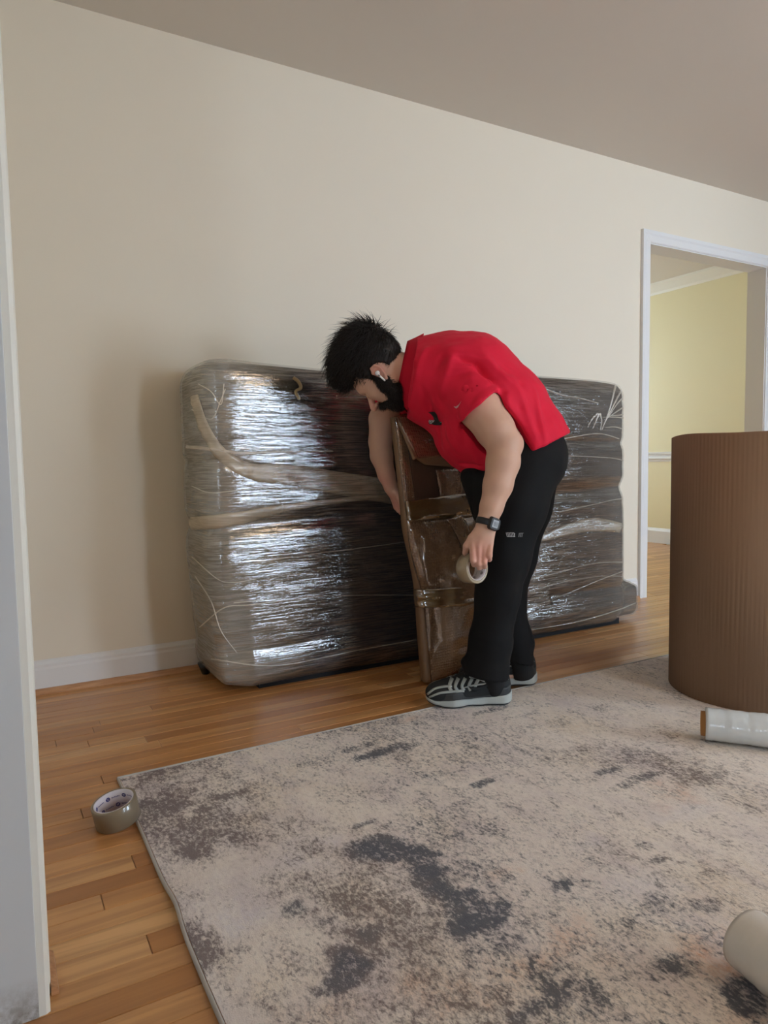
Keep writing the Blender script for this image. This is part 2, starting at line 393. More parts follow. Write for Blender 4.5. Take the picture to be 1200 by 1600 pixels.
def fbm(p, o=4, g=.5):
    s = 0; a = 1; t = 0
    for k in range(o): s = s+a*vnoise(np.asarray(p)*2**k+k*7.3); t += a; a *= g
    return s/t
def bvh_of(v, q): return BVHTree.FromPolygons([tuple(x) for x in v], [tuple(map(int, x)) for x in q])
def hit(bvh, px, py):
    d = ray(px, py); r = bvh.ray_cast(Vector(EYE), Vector(d).normalized())
    return (np.array(r[0]), np.array(r[1])) if r[0] is not None else (None, None)
def catmull(pts, n):
    pts = np.asarray(pts, float); P_ = np.vstack([2*pts[0]-pts[1], pts, 2*pts[-1]-pts[-2]]); out = []
    m = len(pts)-1
    for t in np.linspace(0, m-1e-6, n):
        i = int(t); u = t-i; a, b, c, d = P_[i:i+4]
        out.append(.5*((2*b)+(-a+c)*u+(2*a-5*b+4*c-d)*u*u+(-a+3*b-3*c+d)*u**3))
    return np.array(out)
def ribbon_on(name, bvh, pts, w, m, parent, n=40, off=.004, thick=.002, ripple=0., cross=4):
    """a strip lying on a surface: pts in the photograph's frame, carried onto the surface; w in metres (one or per point)"""
    c = catmull(pts, n); W_ = np.interp(np.linspace(0,1,n), np.linspace(0,1,len(np.atleast_1d(w))), np.atleast_1d(w))
    v = []; f = []; last = None; rows_ = []
    for i in range(n):
        t = c[min(i+1,n-1)]-c[max(i-1,0)]; t /= np.linalg.norm(t); s = np.array([-t[1], t[0]]); row = []
        p0, n0 = hit(bvh, *c[i])
        if p0 is None: continue
        sc = F/((p0-EYE)@CV)
        for k in range(cross+1):
            q = c[i]+s*(k/cross-.5)*W_[i]*sc; p, nn = hit(bvh, *q)
            if p is None or abs((p-p0)@n0) > .05:      # keep to the local tangent plane at an outline
                d = ray(*q); den = d@n0; p = EYE+d*(((p0-EYE)@n0)/den); nn = n0
            if nn@(EYE-p) < 0: nn = -nn
            e = off*(1-abs(2*k/cross-1)**3*.7)+ripple*(vnoise(np.array([i*.9, k*1.3, len(pts)]))-.3)
            row.append((p+nn*e, p-nn*.001))
        rows_.append(row)
    R = len(rows_)
    for row in rows_: v += [a for a,_ in row]+[b for _,b in row]
    K = cross+1; T = 2*K
    for i in range(R-1):
        for k in range(cross):
            f.append((i*T+k, i*T+k+1, (i+1)*T+k+1, (i+1)*T+k)); f.append((i*T+K+k, (i+1)*T+K+k, (i+1)*T+K+k+1, i*T+K+k+1))
        f.append((i*T, (i+1)*T, (i+1)*T+K, i*T+K)); f.append((i*T+cross, i*T+K+cross, (i+1)*T+K+cross, (i+1)*T+cross))
    return mk(name, v, f, m, parent)
# ================================================================== RUG
RX0, RX1, RY0, RY1, RT = .262, 3.35, -.62, 1.966, .009
def rugmat():
    m = mat('rug_pile', (.5,.45,.42), .95, spec=.1); n = N(m)
    b = n.attr('base'); k = n.attr('ink'); a = n.attr('speck')
    v1 = n.coord((1.5,.85,1)); v2 = n.coord((1.1,.6,1), rot=(0,0,.25))
    f1 = n.noise(v1, 85, 6, .75, .4); f2 = n.noise(v2, 190, 4, .75, .2); f3 = n.noise(v1, 16, 5, .7, .8)
    pat = n.math('ADD', n.math('MULTIPLY', f1, .55), n.math('ADD', n.math('MULTIPLY', f2, .25), n.math('MULTIPLY', f3, .35)))
    t = n.math('ADD', pat, n.math('MULTIPLY', a.outputs['Fac'], .42))
    msk = n.ramp(t, [(.60,(0,0,0)),(.655,(.35,.35,.35)),(.73,(1,1,1))])
    lt = n.ramp(n.math('ADD', n.noise(v1, 60, 4, .7), n.math('MULTIPLY', n.noise(v2, 9, 3), .4)), [(.52,(0,0,0)),(.80,(1,1,1))])
    c = n.mix(n.math('MULTIPLY', lt, .6), b.outputs['Color'], (.92,.86,.79))
    c = n.mix(n.math('MULTIPLY', n.ramp(n.noise(v2, 6, 5, .7), [(.48,(0,0,0)),(.66,(1,1,1))]), .45), c, (.62,.54,.57))
    c = n.mix(n.math('MULTIPLY', n.ramp(n.noise(v1, 75, 4, .75), [(.50,(0,0,0)),(.68,(1,1,1))]), .4), c, (.50,.43,.40))
    c = n.mix(n.math('MULTIPLY', msk, .85), c, k.outputs['Color'])
    n.l(c, n.b.inputs['Base Color'])
    n.bump(n.math('ADD', n.noise(n.coord((1,1,1)), 420, 2), n.math('MULTIPLY', f1, .5)), .5, .004); return m
nx, ny = 330, 280
gx = np.linspace(RX0+.012, RX1-.012, nx); gy = np.linspace(RY0+.012, RY1-.012, ny); X, Y = np.meshgrid(gx, gy, indexing='ij')
def rug_edge(y): return .005*np.exp(-((y-1.32)/.06)**2)-.0012*np.sin(y*7)
Xe = X+(rug_edge(Y))*np.clip(1-(X-RX0)/.5, 0, 1)
Zr = RT+.0025*(fbm(np.stack([X*2.2, Y*2.2, X*0], -1), 3)-.5)+.006*np.exp(-((Y-1.32)/.09)**2-((X-RX0)/.10)**2)
v = np.stack([Xe, Y, Zr], -1).reshape(-1,3)
I = np.arange(nx*ny).reshape(nx, ny); q = np.stack([I[:-1,:-1], I[1:,:-1], I[1:,1:], I[:-1,1:]], -1).reshape(-1,4)
low = fbm(np.stack([X*3.1, Y*3.1, X*0+3], -1), 5); lo2 = fbm(np.stack([X*5, Y*5, X*0+9], -1), 5); lo3 = fbm(np.stack([X*14, Y*14, X*0+5], -1), 4, .6)
wx_ = fbm(np.stack([X*9+2, Y*9, X*0+6], -1), 3); wy_ = fbm(np.stack([X*9+20, Y*9, X*0+8], -1), 3)
def blob(px, py, rx, ry=None, rot=0., hard=1.5):
    c = FLR(px, py); ry = ry or rx; cx = (X-c[0])*math.cos(rot)+(Y-c[1])*math.sin(rot); cy = -(X-c[0])*math.sin(rot)+(Y-c[1])*math.cos(rot)
    cx = cx+(wx_-.5)*rx*2.2; cy = cy+(wy_-.5)*ry*2.2
    d = np.sqrt((cx/rx)**2+(cy/ry)**2)+(lo3-.5)*1.9+(lo2-.5)*1.1
    return np.clip((1.02-d)*hard, 0, 1)
mixc = lambda A, B, k: A+(np.array(B)-A)*k[...,None]
B_ = np.zeros(X.shape+(3,))+np.array((.86,.775,.70))
B_ = mixc(B_, (.70,.62,.60), np.clip((low-.42)*4, 0, 1)*.55)
B_ = mixc(B_, (.76,.65,.52), np.clip((lo2-.5)*5, 0, 1)*.6)
B_ = mixc(B_, (.62,.54,.57), np.clip((fbm(np.stack([X*4+11, Y*4, X*0+1], -1), 4)-.5)*6, 0, 1)*.55*np.clip(1.35-X, .2, 1))
for a in ((250,1250,.16,.12),(330,1440,.12,.10),(350,1290,.2,.1),(470,1330,.1,.1),(1025,1395,.07,.07),(920,1320,.05,.04),(300,1540,.1,.14),(1030,1270,.1,.06)):
    B_ = mixc(B_, (.72,.68,.73), blob(*a, hard=.9)*.7)
for a, s in (((772,1362,.045,.04),.75),((1110,1500,.07,.06),.75),((1150,1570,.06,.06),.6),((880,1480,.10,.05),.35),((730,1530,.14,.08),.4),((590,1560,.16,.07),.35),((1060,1240,.16,.06),.4),((700,1570,.1,.05),.5),((940,1520,.07,.05),.4),((640,1125,.1,.03),.35),((1130,1130,.08,.06),.7),((560,1430,.08,.05),.3),((450,1240,.2,.04),.15)):
    B_ = mixc(B_, (.68,.36,.20), blob(*a, hard=.9)*min(1, s*1.35))
for a in ((560,1275,.10,.05),(640,1240,.16,.05),(900,1290,.2,.08),(1080,1370,.12,.07),(420,1200,.08,.03),(980,1440,.1,.04)):
    B_ = mixc(B_, (.90,.82,.72), blob(*a, hard=.8)*.55)
S_ = .02+.26*np.clip((low-.36)*2.6, 0, 1)*np.clip((lo2-.30)*2.6, 0, 1)+.25*(lo3-.5)
ink = np.zeros_like(B_)+np.array((.16,.125,.115))
ink = mixc(ink, (.05,.06,.085), np.clip((fbm(np.stack([X*2.3+5, Y*2.3, X*0+2], -1), 3)-.47)*8, 0, 1))
left = np.clip((FLR(560,1300)[0]-X)/.5, 0, 1); S_ = S_+.16*left*np.clip((lo2-.46)*6, -.6, 1)
ink = mixc(ink, (.16,.125,.14), left*.8)
slate = (.055,.07,.10)
for a, s in (((575,1350,.05,.05),.85),((680,1388,.07,.045),.95),((600,1345,.075,.05),.9),((645,1375,.08,.06),1.),((600,1318,.05,.03),.8),((705,1405,.075,.045),1.),((755,1430,.055,.05),1.),((720,1450,.05,.03),.8),((450,1428,.035,.045),.85),((545,1500,.05,.055),.9),((530,1540,.05,.03),.7),((560,1470,.04,.03),.6),
             ((500,1450,.05,.03),.5),((600,1180,.09,.035),.7),((632,1178,.028,.018),1.),((560,1172,.05,.02),.5),((500,1135,.12,.015),.75),((560,1120,.1,.02),.6),((755,1226,.03,.016),.9),((190,1224,.025,.012),.9),((570,1293,.03,.012),.7),((610,1297,.025,.012),.6),
             ((900,1125,.2,.035),.45),((770,1115,.1,.02),.6),((1110,1090,.10,.04),.75),((1180,1085,.1,.04),.7),((1120,1160,.06,.03),.5),((940,1210,.06,.02),.7),((1010,1220,.1,.02),.5),((1000,1180,.2,.05),.35),((600,1240,.12,.03),.3),
             ((1050,1520,.05,.025),.7),((1140,1560,.05,.04),.9),((870,1560,.05,.03),.6),((800,1590,.06,.025),.7),((920,1555,.03,.02),.6),((1110,1430,.06,.03),.5),((1030,1350,.03,.02),.6),((1000,1325,.02,.02),.6),((880,1390,.02,.015),.7),((255,1265,.10,.05),.5),((310,1275,.05,.04),.6),((360,1250,.06,.03),.5),((300,1340,.03,.03),.6)):
    b = blob(*a, hard=2.2)*s; S_ = S_+b*(.36 if s > .45 else .20); ink = mixc(ink, slate, b*(.9 if a[0] > 420 else .15))
    if s > .65: B_ = mixc(B_, (.33,.35,.38), b*.55)
root = empty('rug', ((RX0+RX1)/2, (RY0+RY1)/2, 0), 'large distressed beige and slate area rug with abstract blotches, lying on the oak floor', 'rug')
o = mk('pile', v, q, rugmat(), root)
for nm, A in (('base', B_), ('ink', ink)):
    at = o.data.attributes.new(nm, 'FLOAT_COLOR', 'POINT'); at.data.foreach_set('color', np.concatenate([A.reshape(-1,3), np.ones((nx*ny,1))], 1).astype(np.float32).ravel())
at = o.data.attributes.new('speck', 'FLOAT', 'POINT'); at.data.foreach_set('value', np.clip(S_, -.2, .40).astype(np.float32).ravel())
M_BIND = mat('rug_binding', (.47,.44,.40), .8); n = N(M_BIND); n.bump(n.noise(n.coord((1,200,1)), 4, 2), .4, .002)
def bind(path, nm):
    v = []; f = []; K = 8; pr = [(.0038*math.cos(a), .0055*math.sin(a)+.0055) for a in np.linspace(0, 2*math.pi, K, endpoint=False)]
    for i, (p, s) in enumerate(path):
        for a, b in pr: v.append((p[0]+s[0]*a, p[1]+s[1]*a, b+p[2]))
    for i in range(len(path)-1):
        for k in range(K): f.append((i*K+k, i*K+(k+1)%K, (i+1)*K+(k+1)%K, (i+1)*K+k))
    f += [tuple(range(K)), tuple(range((len(path)-1)*K, len(path)*K))[::-1]]
    mk(nm, v, f, M_BIND, root)
yy = np.linspace(RY0+.006, RY1-.006, 90)
bind([((RX0+.008+rug_edge(y), y, .006*math.exp(-((y-1.32)/.09)**2)), (1,0)) for y in yy], 'edge_binding')
bind([((x, RY1-.006, 0), (0,1)) for x in np.linspace(RX0+.006, RX1-.006, 60)], 'edge_binding')
bind([((RX1-.006, y, 0), (1,0)) for y in yy], 'edge_binding'); bind([((x, RY0+.006, 0), (0,1)) for x in np.linspace(RX0+.006, RX1-.006, 60)], 'edge_binding')
# ================================================================== WRAPPED FURNITURE against the wall
WX0, WX1, WYF, WYB, WZ = .685, 2.84, 2.475, 2.865, 1.225
s = SDF((WX0-.12, WYF-.10, -.02), (WX1+.22, WYB+.06, WZ+.10), .009)
cx = (WX0+WX1)/2
s.add(RBOX((cx, (WYF+WYB)/2, .045+(WZ-.045)/2+.0), ((1,0,0),(0,1,0),(0,0,1)), ((WX1-WX0)/2, (WYB-WYF)/2, (WZ-.045)/2), .065))
s.add(RBOX((cx, (WYF+WYB)/2+.01, WZ-.30), ((1,0,0),(0,1,0),(0,0,1)), ((WX1-WX0)/2+.0, (WYB-WYF)/2-.006, .305), .12), .04)
s.add(RBOX((WX1-.30, (WYF+WYB)/2+.03, .36), ((1,0,0),(0,1,0),(0,0,1)), (.37, .155, .275), .05), .03)
s.add(RBOX((WX1-.30, (WYF+WYB)/2+.01, .115), ((1,0,0),(0,1,0),(0,0,1)), (.43, .18, .095), .05), .03)
s.add(RBOX((cx-.02, (WYF+WYB)/2-.0, .085), ((1,0,0),(0,1,0),(0,0,1)), ((WX1-WX0)/2-.02, (WYB-WYF)/2+.006, .07), .05), .03)
v, q = s.mesh(); v = smooth(v, q, 2); nn = normals(v, q)
x, y, z = v.T
# uneven bulk of the padding under the film: waists where the film was pulled tight, soft lumps between
lean = .05*np.clip(z/WZ, 0, 1)
a = -.018*np.exp(-((z-.63-.04*(x-1))/.035)**2) - .010*np.exp(-((z-.98+.02*x)/.02)**2)*(x > 2.0) - .012*np.exp(-((z-.20)/.02)**2)*(x > 2.3) - .010*np.exp(-((z-.86+.10*np.clip(x-.75,0,1)**.6)/.018)**2)*(x<1.6)
a += .016*(fbm(np.stack([x*.9, y*3, z*3.4], -1), 2)-.5)*(1-np.abs(nn[:,2])*.4)
a += .006*(fbm(np.stack([x*4, y*4, z*38], -1), 3)-.5)*(np.abs(nn[:,2]) < .8)
a += -.035*np.clip(1-(x-WX0)/.14, 0, 1)*np.clip(1-z/.5, 0, 1)
v = v+nn*a[:,None]; top = .012*np.sin(x*3.1+.6)+.014*(fbm(np.stack([x*3, x*0, x*0+4], -1), 2)-.5); v[:,2] += top*np.clip((z-.9)/.3, 0, 1)
v[:,1] += lean*.3*np.clip((WYB-v[:,1])/.3, 0, 1); v[:,1] = np.minimum(v[:,1], WY-.022); v[:,2] = np.maximum(v[:,2], .004)
WV, WQ = v, q; WN = normals(v, q)
root = empty('wrapped_furniture', (cx, 2.67, 0), 'long upright furniture piece padded in dark blankets and clear stretch film against the cream wall', 'furniture')
def blanket():
    m = mat('moving_blanket', (.06,.05,.05), .9); n = N(m)
    co = n.coord((1,1,1)); sp = n.n('ShaderNodeSeparateXYZ'); n.l(co, sp.inputs[0])
    big = n.noise(n.coord((.8,.8,2.4)), 1.8, 4, .6, .5)
    xx = n.math('MULTIPLY_ADD', sp.outputs[0], .5, .5, clamp=True)   # object space, root in the middle
    c = n.ramp(xx, [(.0,(.15,.125,.07)),(.11,(.085,.07,.042)),(.16,(.028,.022,.024)),(.40,(.022,.018,.022)),(.70,(.03,.022,.017)),(.86,(.045,.030,.020)),(1,(.085,.062,.042))])
    c = n.mix(n.math('MULTIPLY', n.ramp(big, [(.45,(0,0,0)),(.65,(1,1,1))]), .40), c, (.085,.062,.042))
    st = n.noise(n.coord((1.5,1.5,26)), 6, 6, .7)
    c = n.mix(n.math('MULTIPLY', n.ramp(st, [(.45,(0,0,0)),(.7,(1,1,1))]), .35), c, (.01,.008,.008)); n.l(c, n.b.inputs['Base Color'])
    n.bump(n.noise(n.coord((1,1,1)), 60, 4), .5, .006); return m
M_BLANK = blanket()
body = mk('blanket_padding', v-WN*.004, q, M_BLANK, root)
def film(name, milk=.10, gloss=.19, rough=.035, str_=.42, warm=(.80,.78,.72), dense=0.):
    m = bpy.data.materials.new(name); m.use_nodes = True; t = m.node_tree; t.nodes.remove(t.nodes['Principled BSDF'])
    n = N(m); out = t.nodes['Material Output']
    # horizontally drawn folds: noise stretched along the length, fine across it
    h1 = n.noise(n.coord((5,5,130), rot=(0,.015,0)), 1.0, 4, .6, .2); h2 = n.noise(n.coord((9,9,210), rot=(0,-.02,0)), 1.0, 3, .6); h3 = n.noise(n.coord((1.6,1.6,22), rot=(0,.05,0)), 1.6, 3, .6, .3)
    h = n.math('ADD', n.math('MULTIPLY', h1, .55), n.math('ADD', n.math('MULTIPLY', h2, .16), n.math('MULTIPLY', h3, .8)))
    gk = n.ramp(h2, [(.40,(.35,.35,.35)),(.60,(1.35,1.35,1.35))])
    bp = n.bump(h, str_, .006, to=1)
    g = n.n('ShaderNodeBsdfGlossy'); g.inputs['Roughness'].default_value = rough; g.inputs['Color'].default_value = (.95,.95,.95,1); n.l(bp, g.inputs['Normal'])
    tr = n.n('ShaderNodeBsdfTransparent'); tr.inputs['Color'].default_value = (.93,.93,.93,1)
    df = n.n('ShaderNodeBsdfDiffuse'); df.inputs['Color'].default_value = (*warm, 1)
    fr = n.n('ShaderNodeLayerWeight'); fr.inputs['Blend'].default_value = .35; n.l(bp, fr.inputs['Normal'])
    gf = n.math('MULTIPLY', n.math('MULTIPLY_ADD', fr.outputs['Facing'], .04, gloss), gk, clamp=True)
    st = n.ramp(n.math('ADD', n.math('MULTIPLY', h1, .55), n.math('MULTIPLY', h2, .45)), [(.46,(0,0,0)),(.66,(1,1,1))])
    co = n.n('ShaderNodeTexCoord'); sp = n.n('ShaderNodeSeparateXYZ'); n.l(co.outputs['Object'], sp.inputs[0])
    endk = n.ramp(n.math('MULTIPLY_ADD', sp.outputs[0], .5, .5, clamp=True), [(0,(3,3,3)),(.06,(1.6,1.6,1.6)),(.13,(.10,.10,.10)),(.80,(.03,.03,.03)),(.90,(.5,.5,.5)),(1,(1.2,1.2,1.2))])
    hz = n.noise(n.coord((1.5,1.5,5)), 2, 4, .65, .5)
    mk_ = n.math('MULTIPLY', n.math('ADD', n.math('MULTIPLY', st, .8), n.math('MULTIPLY', endk, n.math('MULTIPLY', hz, 1.9))), milk, clamp=True)
    mk_ = n.math('ADD', mk_, dense, clamp=True)
    a = n.n('ShaderNodeMixShader'); n.l(mk_, a.inputs[0]); n.l(tr.outputs[0], a.inputs[1]); n.l(df.outputs[0], a.inputs[2])
    b = n.n('ShaderNodeMixShader'); n.l(gf, b.inputs[0]); n.l(a.outputs[0], b.inputs[1]); n.l(g.outputs[0], b.inputs[2]); n.l(b.outputs[0], out.inputs['Surface'])
    return m
M_FILM = film('stretch_film'); M_FILM2 = film('gathered_stretch_film', .25, .16, .22, .8, (.58,.50,.38), .20); M_FILM3 = film('fine_film_strand', .2, .15, .2, .6, (.80,.72,.6), .20)
mk('stretch_film', v+WN*.004, q, M_FILM, root)
wb = bvh_of(v+WN*.004, q)
ribbon_on('gathered_film_band', wb, [(303,618),(316,660),(338,700),(365,724),(392,736),(430,742)], [.030,.036,.046,.055,.07], M_FILM2, root, 40, .003, ripple=.008)
ribbon_on('gathered_film_band', wb, [(395,738),(450,742),(500,750),(560,760),(612,768),(640,772)], [.065,.085,.095,.10], M_FILM2, root, 46, .003, ripple=.010)
ribbon_on('gathered_film_band', wb, [(292,698),(330,702),(380,708),(440,706),(520,705)], [.014,.012,.010,.006], M_FILM3, root, 30, .004, ripple=.003)
ribbon_on('gathered_film_band', wb, [(298,818),(340,815),(380,808),(430,797),(500,786),(590,775)], [.05,.05,.04,.025,.015], M_FILM2, root, 40, .005, ripple=.006)
ribbon_on('gathered_film_band', wb, [(838,845),(880,830),(930,820),(988,828)], [.02,.05,.07,.04], M_FILM2, root, 30, .005, ripple=.006)
ribbon_on('gathered_film_band', wb, [(458,590),(466,596),(470,606),(462,612),(468,624)], [.012,.012,.01], mat('loose_tape_curl', (.35,.25,.12), .3), root, 16, .005)
for pts, w_ in (([(395,880),(470,868),(550,858),(640,846)],.006), ([(365,942),(450,934),(560,930),(650,930)],.005), ([(312,980),(350,950),(390,945),(470,936)],.007),
                ([(305,900),(330,940),(345,985),(370,1020)],.005), ([(330,1030),(430,1040),(560,1016),(650,1000)],.007), ([(300,760),(330,770),(380,765),(430,760)],.005), ([(300,870),(340,905),(365,910),(400,905)],.005),
                ([(848,606),(880,618),(905,622),(935,630)],.010), ([(878,712),(930,714),(968,718),(988,730)],.007), ([(874,800),(920,790),(965,780),(988,782)],.006), ([(862,690),(900,682),(940,678),(985,692)],.008),
                ([(825,905),(870,895),(930,880),(990,878)],.006), ([(822,952),(880,930),(940,905),(995,885)],.006), ([(822,925),(900,905),(960,900),(992,905)],.005), ([(826,985),(900,972),(960,955),(998,940)],.008), ([(310,600),(330,612),(345,632),(350,600)],.006), ([(300,640),(330,655),(345,625),(352,608)],.006)):
    ribbon_on('film_strand', wb, pts, w_*.62, M_FILM3, root, 24, .003, cross=2)
for pts in ([(940,672),(952,640),(962,602)], [(944,662),(960,630),(974,604)], [(948,655),(965,630),(984,612)], [(948,654),(968,640),(988,628)], [(942,652),(965,652),(988,655)], [(950,650),(972,648),(988,642)], [(946,668),(965,668),(990,680)], [(918,668),(925,655),(934,646)], [(926,670),(932,656),(936,646)], [(938,672),(940,658),(937,646)]):
    ribbon_on('film_fan_fold', wb, pts, [.003,.006,.011], M_FILM3, root, 14, .004, cross=2)
# dark lining showing below the blanket, hidden furniture foot by the wall
v_, f_ = tube_between((WX0+.055, 2.80, .0), (WX0+.045, 2.80, .05), .016, .024, 20); 
mk('furniture_foot', v_, f_, mat('black_foot', (.01,.01,.01), .4), root)
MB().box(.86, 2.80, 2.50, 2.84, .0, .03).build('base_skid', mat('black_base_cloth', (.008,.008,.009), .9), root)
# ================================================================== BUBBLE-PADDED PACKET in front of it
A0 = FLR(668,1069); A1 = FLR(828,1012); ax_a = (A1-A0); ax_a[2] = 0; PWD = np.linalg.norm(ax_a); ax_a /= PWD
back = np.array([-ax_a[1], ax_a[0], 0]); 
if back[1] < 0: back = -back
LEAN = .035; ax_h = np.array([0,0,1.])*math.cos(LEAN)+back*math.sin(LEAN); ax_n = -back*math.cos(LEAN)+np.array([0,0,1.])*math.sin(LEAN)
def PP(px, py, off=0.):                     # point on the packet's leaning front plane, lifted off it
    d = ray(px, py); t = ((A0+ax_n*off-EYE)@ax_n)/(d@ax_n); return EYE+d*t
root = empty('bubble_padded_packet', tuple((A0+A1)/2), 'tall kraft and bubble-film padded packet taped shut, standing behind the black sneakers', 'packet')
def kraft(name, col, rough, bub=0., coat=0.):
    m = mat(name, col, rough, coat=coat, spec=.5); n = N(m); n.b.inputs['Coat Roughness'].default_value = .10; n.b.inputs['Coat IOR'].default_value = 2.3
    w_ = n.noise(n.coord((1,1,1)), 5, 4, .6, .4)
    n.l(n.mix(n.math('MULTIPLY', w_, .6), col, tuple(c*.55 for c in col)), n.b.inputs['Base Color'])
    h = n.bump(w_, .5, .03)
    if bub:
        vo = n.n('ShaderNodeTexVoronoi'); vo.feature = 'F1'; vo.inputs['Scale'].default_value = 92; vo.inputs['Randomness'].default_value = .25
        n.l(n.coord((1,1,1)), vo.inputs['Vector']); d = n.ramp(vo.outputs['Distance'], [(.15,(1,1,1)),(.55,(0,0,0))])
        cr = n.noise(n.coord((1,1,1)), 26, 5, .7)
        h = n.bump(d, bub, .004, prev=h); h = n.bump(cr, .35, .01, prev=h)
    return m
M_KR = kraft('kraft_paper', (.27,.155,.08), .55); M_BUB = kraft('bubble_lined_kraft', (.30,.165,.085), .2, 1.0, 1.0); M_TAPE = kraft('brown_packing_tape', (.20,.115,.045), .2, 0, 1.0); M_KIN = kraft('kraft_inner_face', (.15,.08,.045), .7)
def patch(name, left, right, m, nu=24, nv=60, bulge=.0, off=.0, thick=.008, wob=.0, parent=None, off_t=None):
    """sheet between two outlines (photo frame), standing on the packet's plane; bulge is real depth"""
    L_ = catmull(left, nv); R_ = catmull(right, nv); fr = []; 
    for j in range(nv):
        for i in range(nu):
            u = i/(nu-1); t = j/(nv-1); p = L_[j]*(1-u)+R_[j]*u
            o_ = off if off_t is None else np.interp(t, np.linspace(0,1,len(off_t)), off_t)
            e = bulge*(4*u*(1-u))**.6*(4*t*(1-t))**.5 + wob*(fbm(np.array([u*3.1+nv, t*4.2, off*50]), 3)-.5)
            fr.append((PP(p[0], p[1], o_), e))
    F_ = [a+ax_n*e for a, e in fr]; B2 = [a-ax_n*thick for a, e in fr]; v = np.array(F_+B2); K = nu*nv; f = []
    for j in range(nv-1):
        for i in range(nu-1):
            a = j*nu+i; f.append((a, a+nu, a+nu+1, a+1)); f.append((K+a, K+a+1, K+a+nu+1, K+a+nu))
    for j in range(nv-1): a = j*nu; f.append((a, K+a, K+a+nu, a+nu)); a += nu-1; f.append((a, a+nu, K+a+nu, K+a))
    for i in range(nu-1): f.append((i, i+1, K+i+1, K+i)); a = (nv-1)*nu+i; f.append((a, K+a, K+a+1, a+1))
    v[:,2] = np.maximum(v[:,2], .002)
    return mk(name, v, f, m, parent if parent is not None else root)
patch('kraft_core', [(618,652),(626,720),(633,790),(637,830),(648,880),(656,928),(659,980),(663,1030),(666,1066)], [(790,600),(800,690),(803,790),(806,830),(808,880),(812,930),(816,960),(823,990),(829,1009)], M_KR, 20, 60, .0, .0, .028, .004)
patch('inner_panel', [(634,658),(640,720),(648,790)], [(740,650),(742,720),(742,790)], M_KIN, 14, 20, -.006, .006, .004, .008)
patch('bubble_front', [(638,812),(642,850),(652,895),(660,925),(664,980),(668,1030),(672,1067)], [(802,795),(804,840),(808,880),(812,925),(815,960),(818,985),(822,1008)], M_BUB, 48, 110, .055, .008, .010, .050)
patch('bubble_side_strip', [(619,655),(626,720),(633,785),(638,812)], [(634,655),(641,720),(650,785),(652,812)], M_BUB, 6, 40, .006, .012, .006, .004)
patch('top_flap', [(621,652),(636,684),(653,716)], [(790,620),(760,670),(724,711)], M_BUB, 20, 18, .006, .045, .006, .010, off_t=[.012,.045,.085])
patch('flap_edge', [(652,715),(666,726)], [(724,711),(726,731)], M_KR, 12, 6, 0, .08, .012, .003, off_t=[.083,.050])
patch('flap_side_edge', [(622,656),(636,688),(648,718)], [(628,654),(641,684),(655,716)], M_KR, 4, 14, 0, .05, .010, .0, off_t=[.014,.047,.087])
patch('bubble_pocket', [(682,734),(686,758),(690,782)], [(726,730),(724,755),(723,778)], M_BUB, 14, 16, .012, .014, .006, .008)
patch('packing_tape', [(636,783),(638,800),(640,814)], [(745,768),(745,790),(745,806)], M_TAPE, 30, 14, .006, .030, .012, .022)
patch('packing_tape', [(658,922),(659,934),(661,950)], [(812,908),(813,922),(814,944)], M_TAPE, 30, 14, .014, .062, .040, .020)
patch('loose_bubble_strip', [(700,812),(712,832),(722,855),(728,868)], [(724,804),(732,825),(742,850),(746,862)], M_BUB, 8, 24, .008, .055, .006, .016)
patch('back_fold', [(656,925),(660,980),(663,1030),(667,1067)], [(661,925),(666,980),(671,1030),(675,1067)], M_KR, 4, 24, 0, .016, .02, 0)
# ================================================================== CORRUGATED ROLL, standing
CC = np.array([2.395, 1.505]); CRd = .295; CHt = .925
n_t = 260; turns = 4; v = []; f = []
NT = n_t*turns
prof = []
for i in range(NT+1):
    a = math.pi*1.3+2*math.pi*i/n_t; r = CRd-.0075*(1-i/NT)*turns-(.0 if i/NT > .02 else 0); r += .0012*math.cos(2*math.pi*i*(n_t/ n_t)*.5)
    prof.append((a, r))
for (a, r) in prof:
    c_, s_ = math.cos(a), math.sin(a); tz = CHt+.004*math.sin(a*2+1)+.0025*math.sin(a*5)
    for rr, z in ((r-.004, RT), (r, RT), (r, tz), (r-.004, tz)): v.append((CC[0]+rr*c_, CC[1]+rr*s_, z+.001))
for i in range(NT):
    for k in range(4): f.append((i*4+k, (i+1)*4+k, (i+1)*4+(k+1)%4, i*4+(k+1)%4))
f += [(0,1,2,3), (NT*4+3,NT*4+2,NT*4+1,NT*4)]
m = mat('corrugated_card', (.30,.185,.115), .75); n = N(m)
co = n.n('ShaderNodeTexCoord'); sp = n.n('ShaderNodeSeparateXYZ'); n.l(co.outputs['Object'], sp.inputs[0])
ang = n.math('ARCTAN2', sp.outputs[1], sp.outputs[0])
n.bump(n.math('SINE', n.math('MULTIPLY', ang, 290)), .06, .001)
g_ = n.noise(n.coord((30,30,.6)), 3, 5, .6); n.l(n.ramp(g_, [(.3,(.275,.168,.10)),(.7,(.30,.188,.115))]), n.b.inputs['Base Color'])
o = mk('corrugated_card_roll', v, f, m, None, loc=(CC[0], CC[1], RT)); tag(o, 'big upright roll of brown corrugated cardboard standing on the rug', 'cardboard roll')
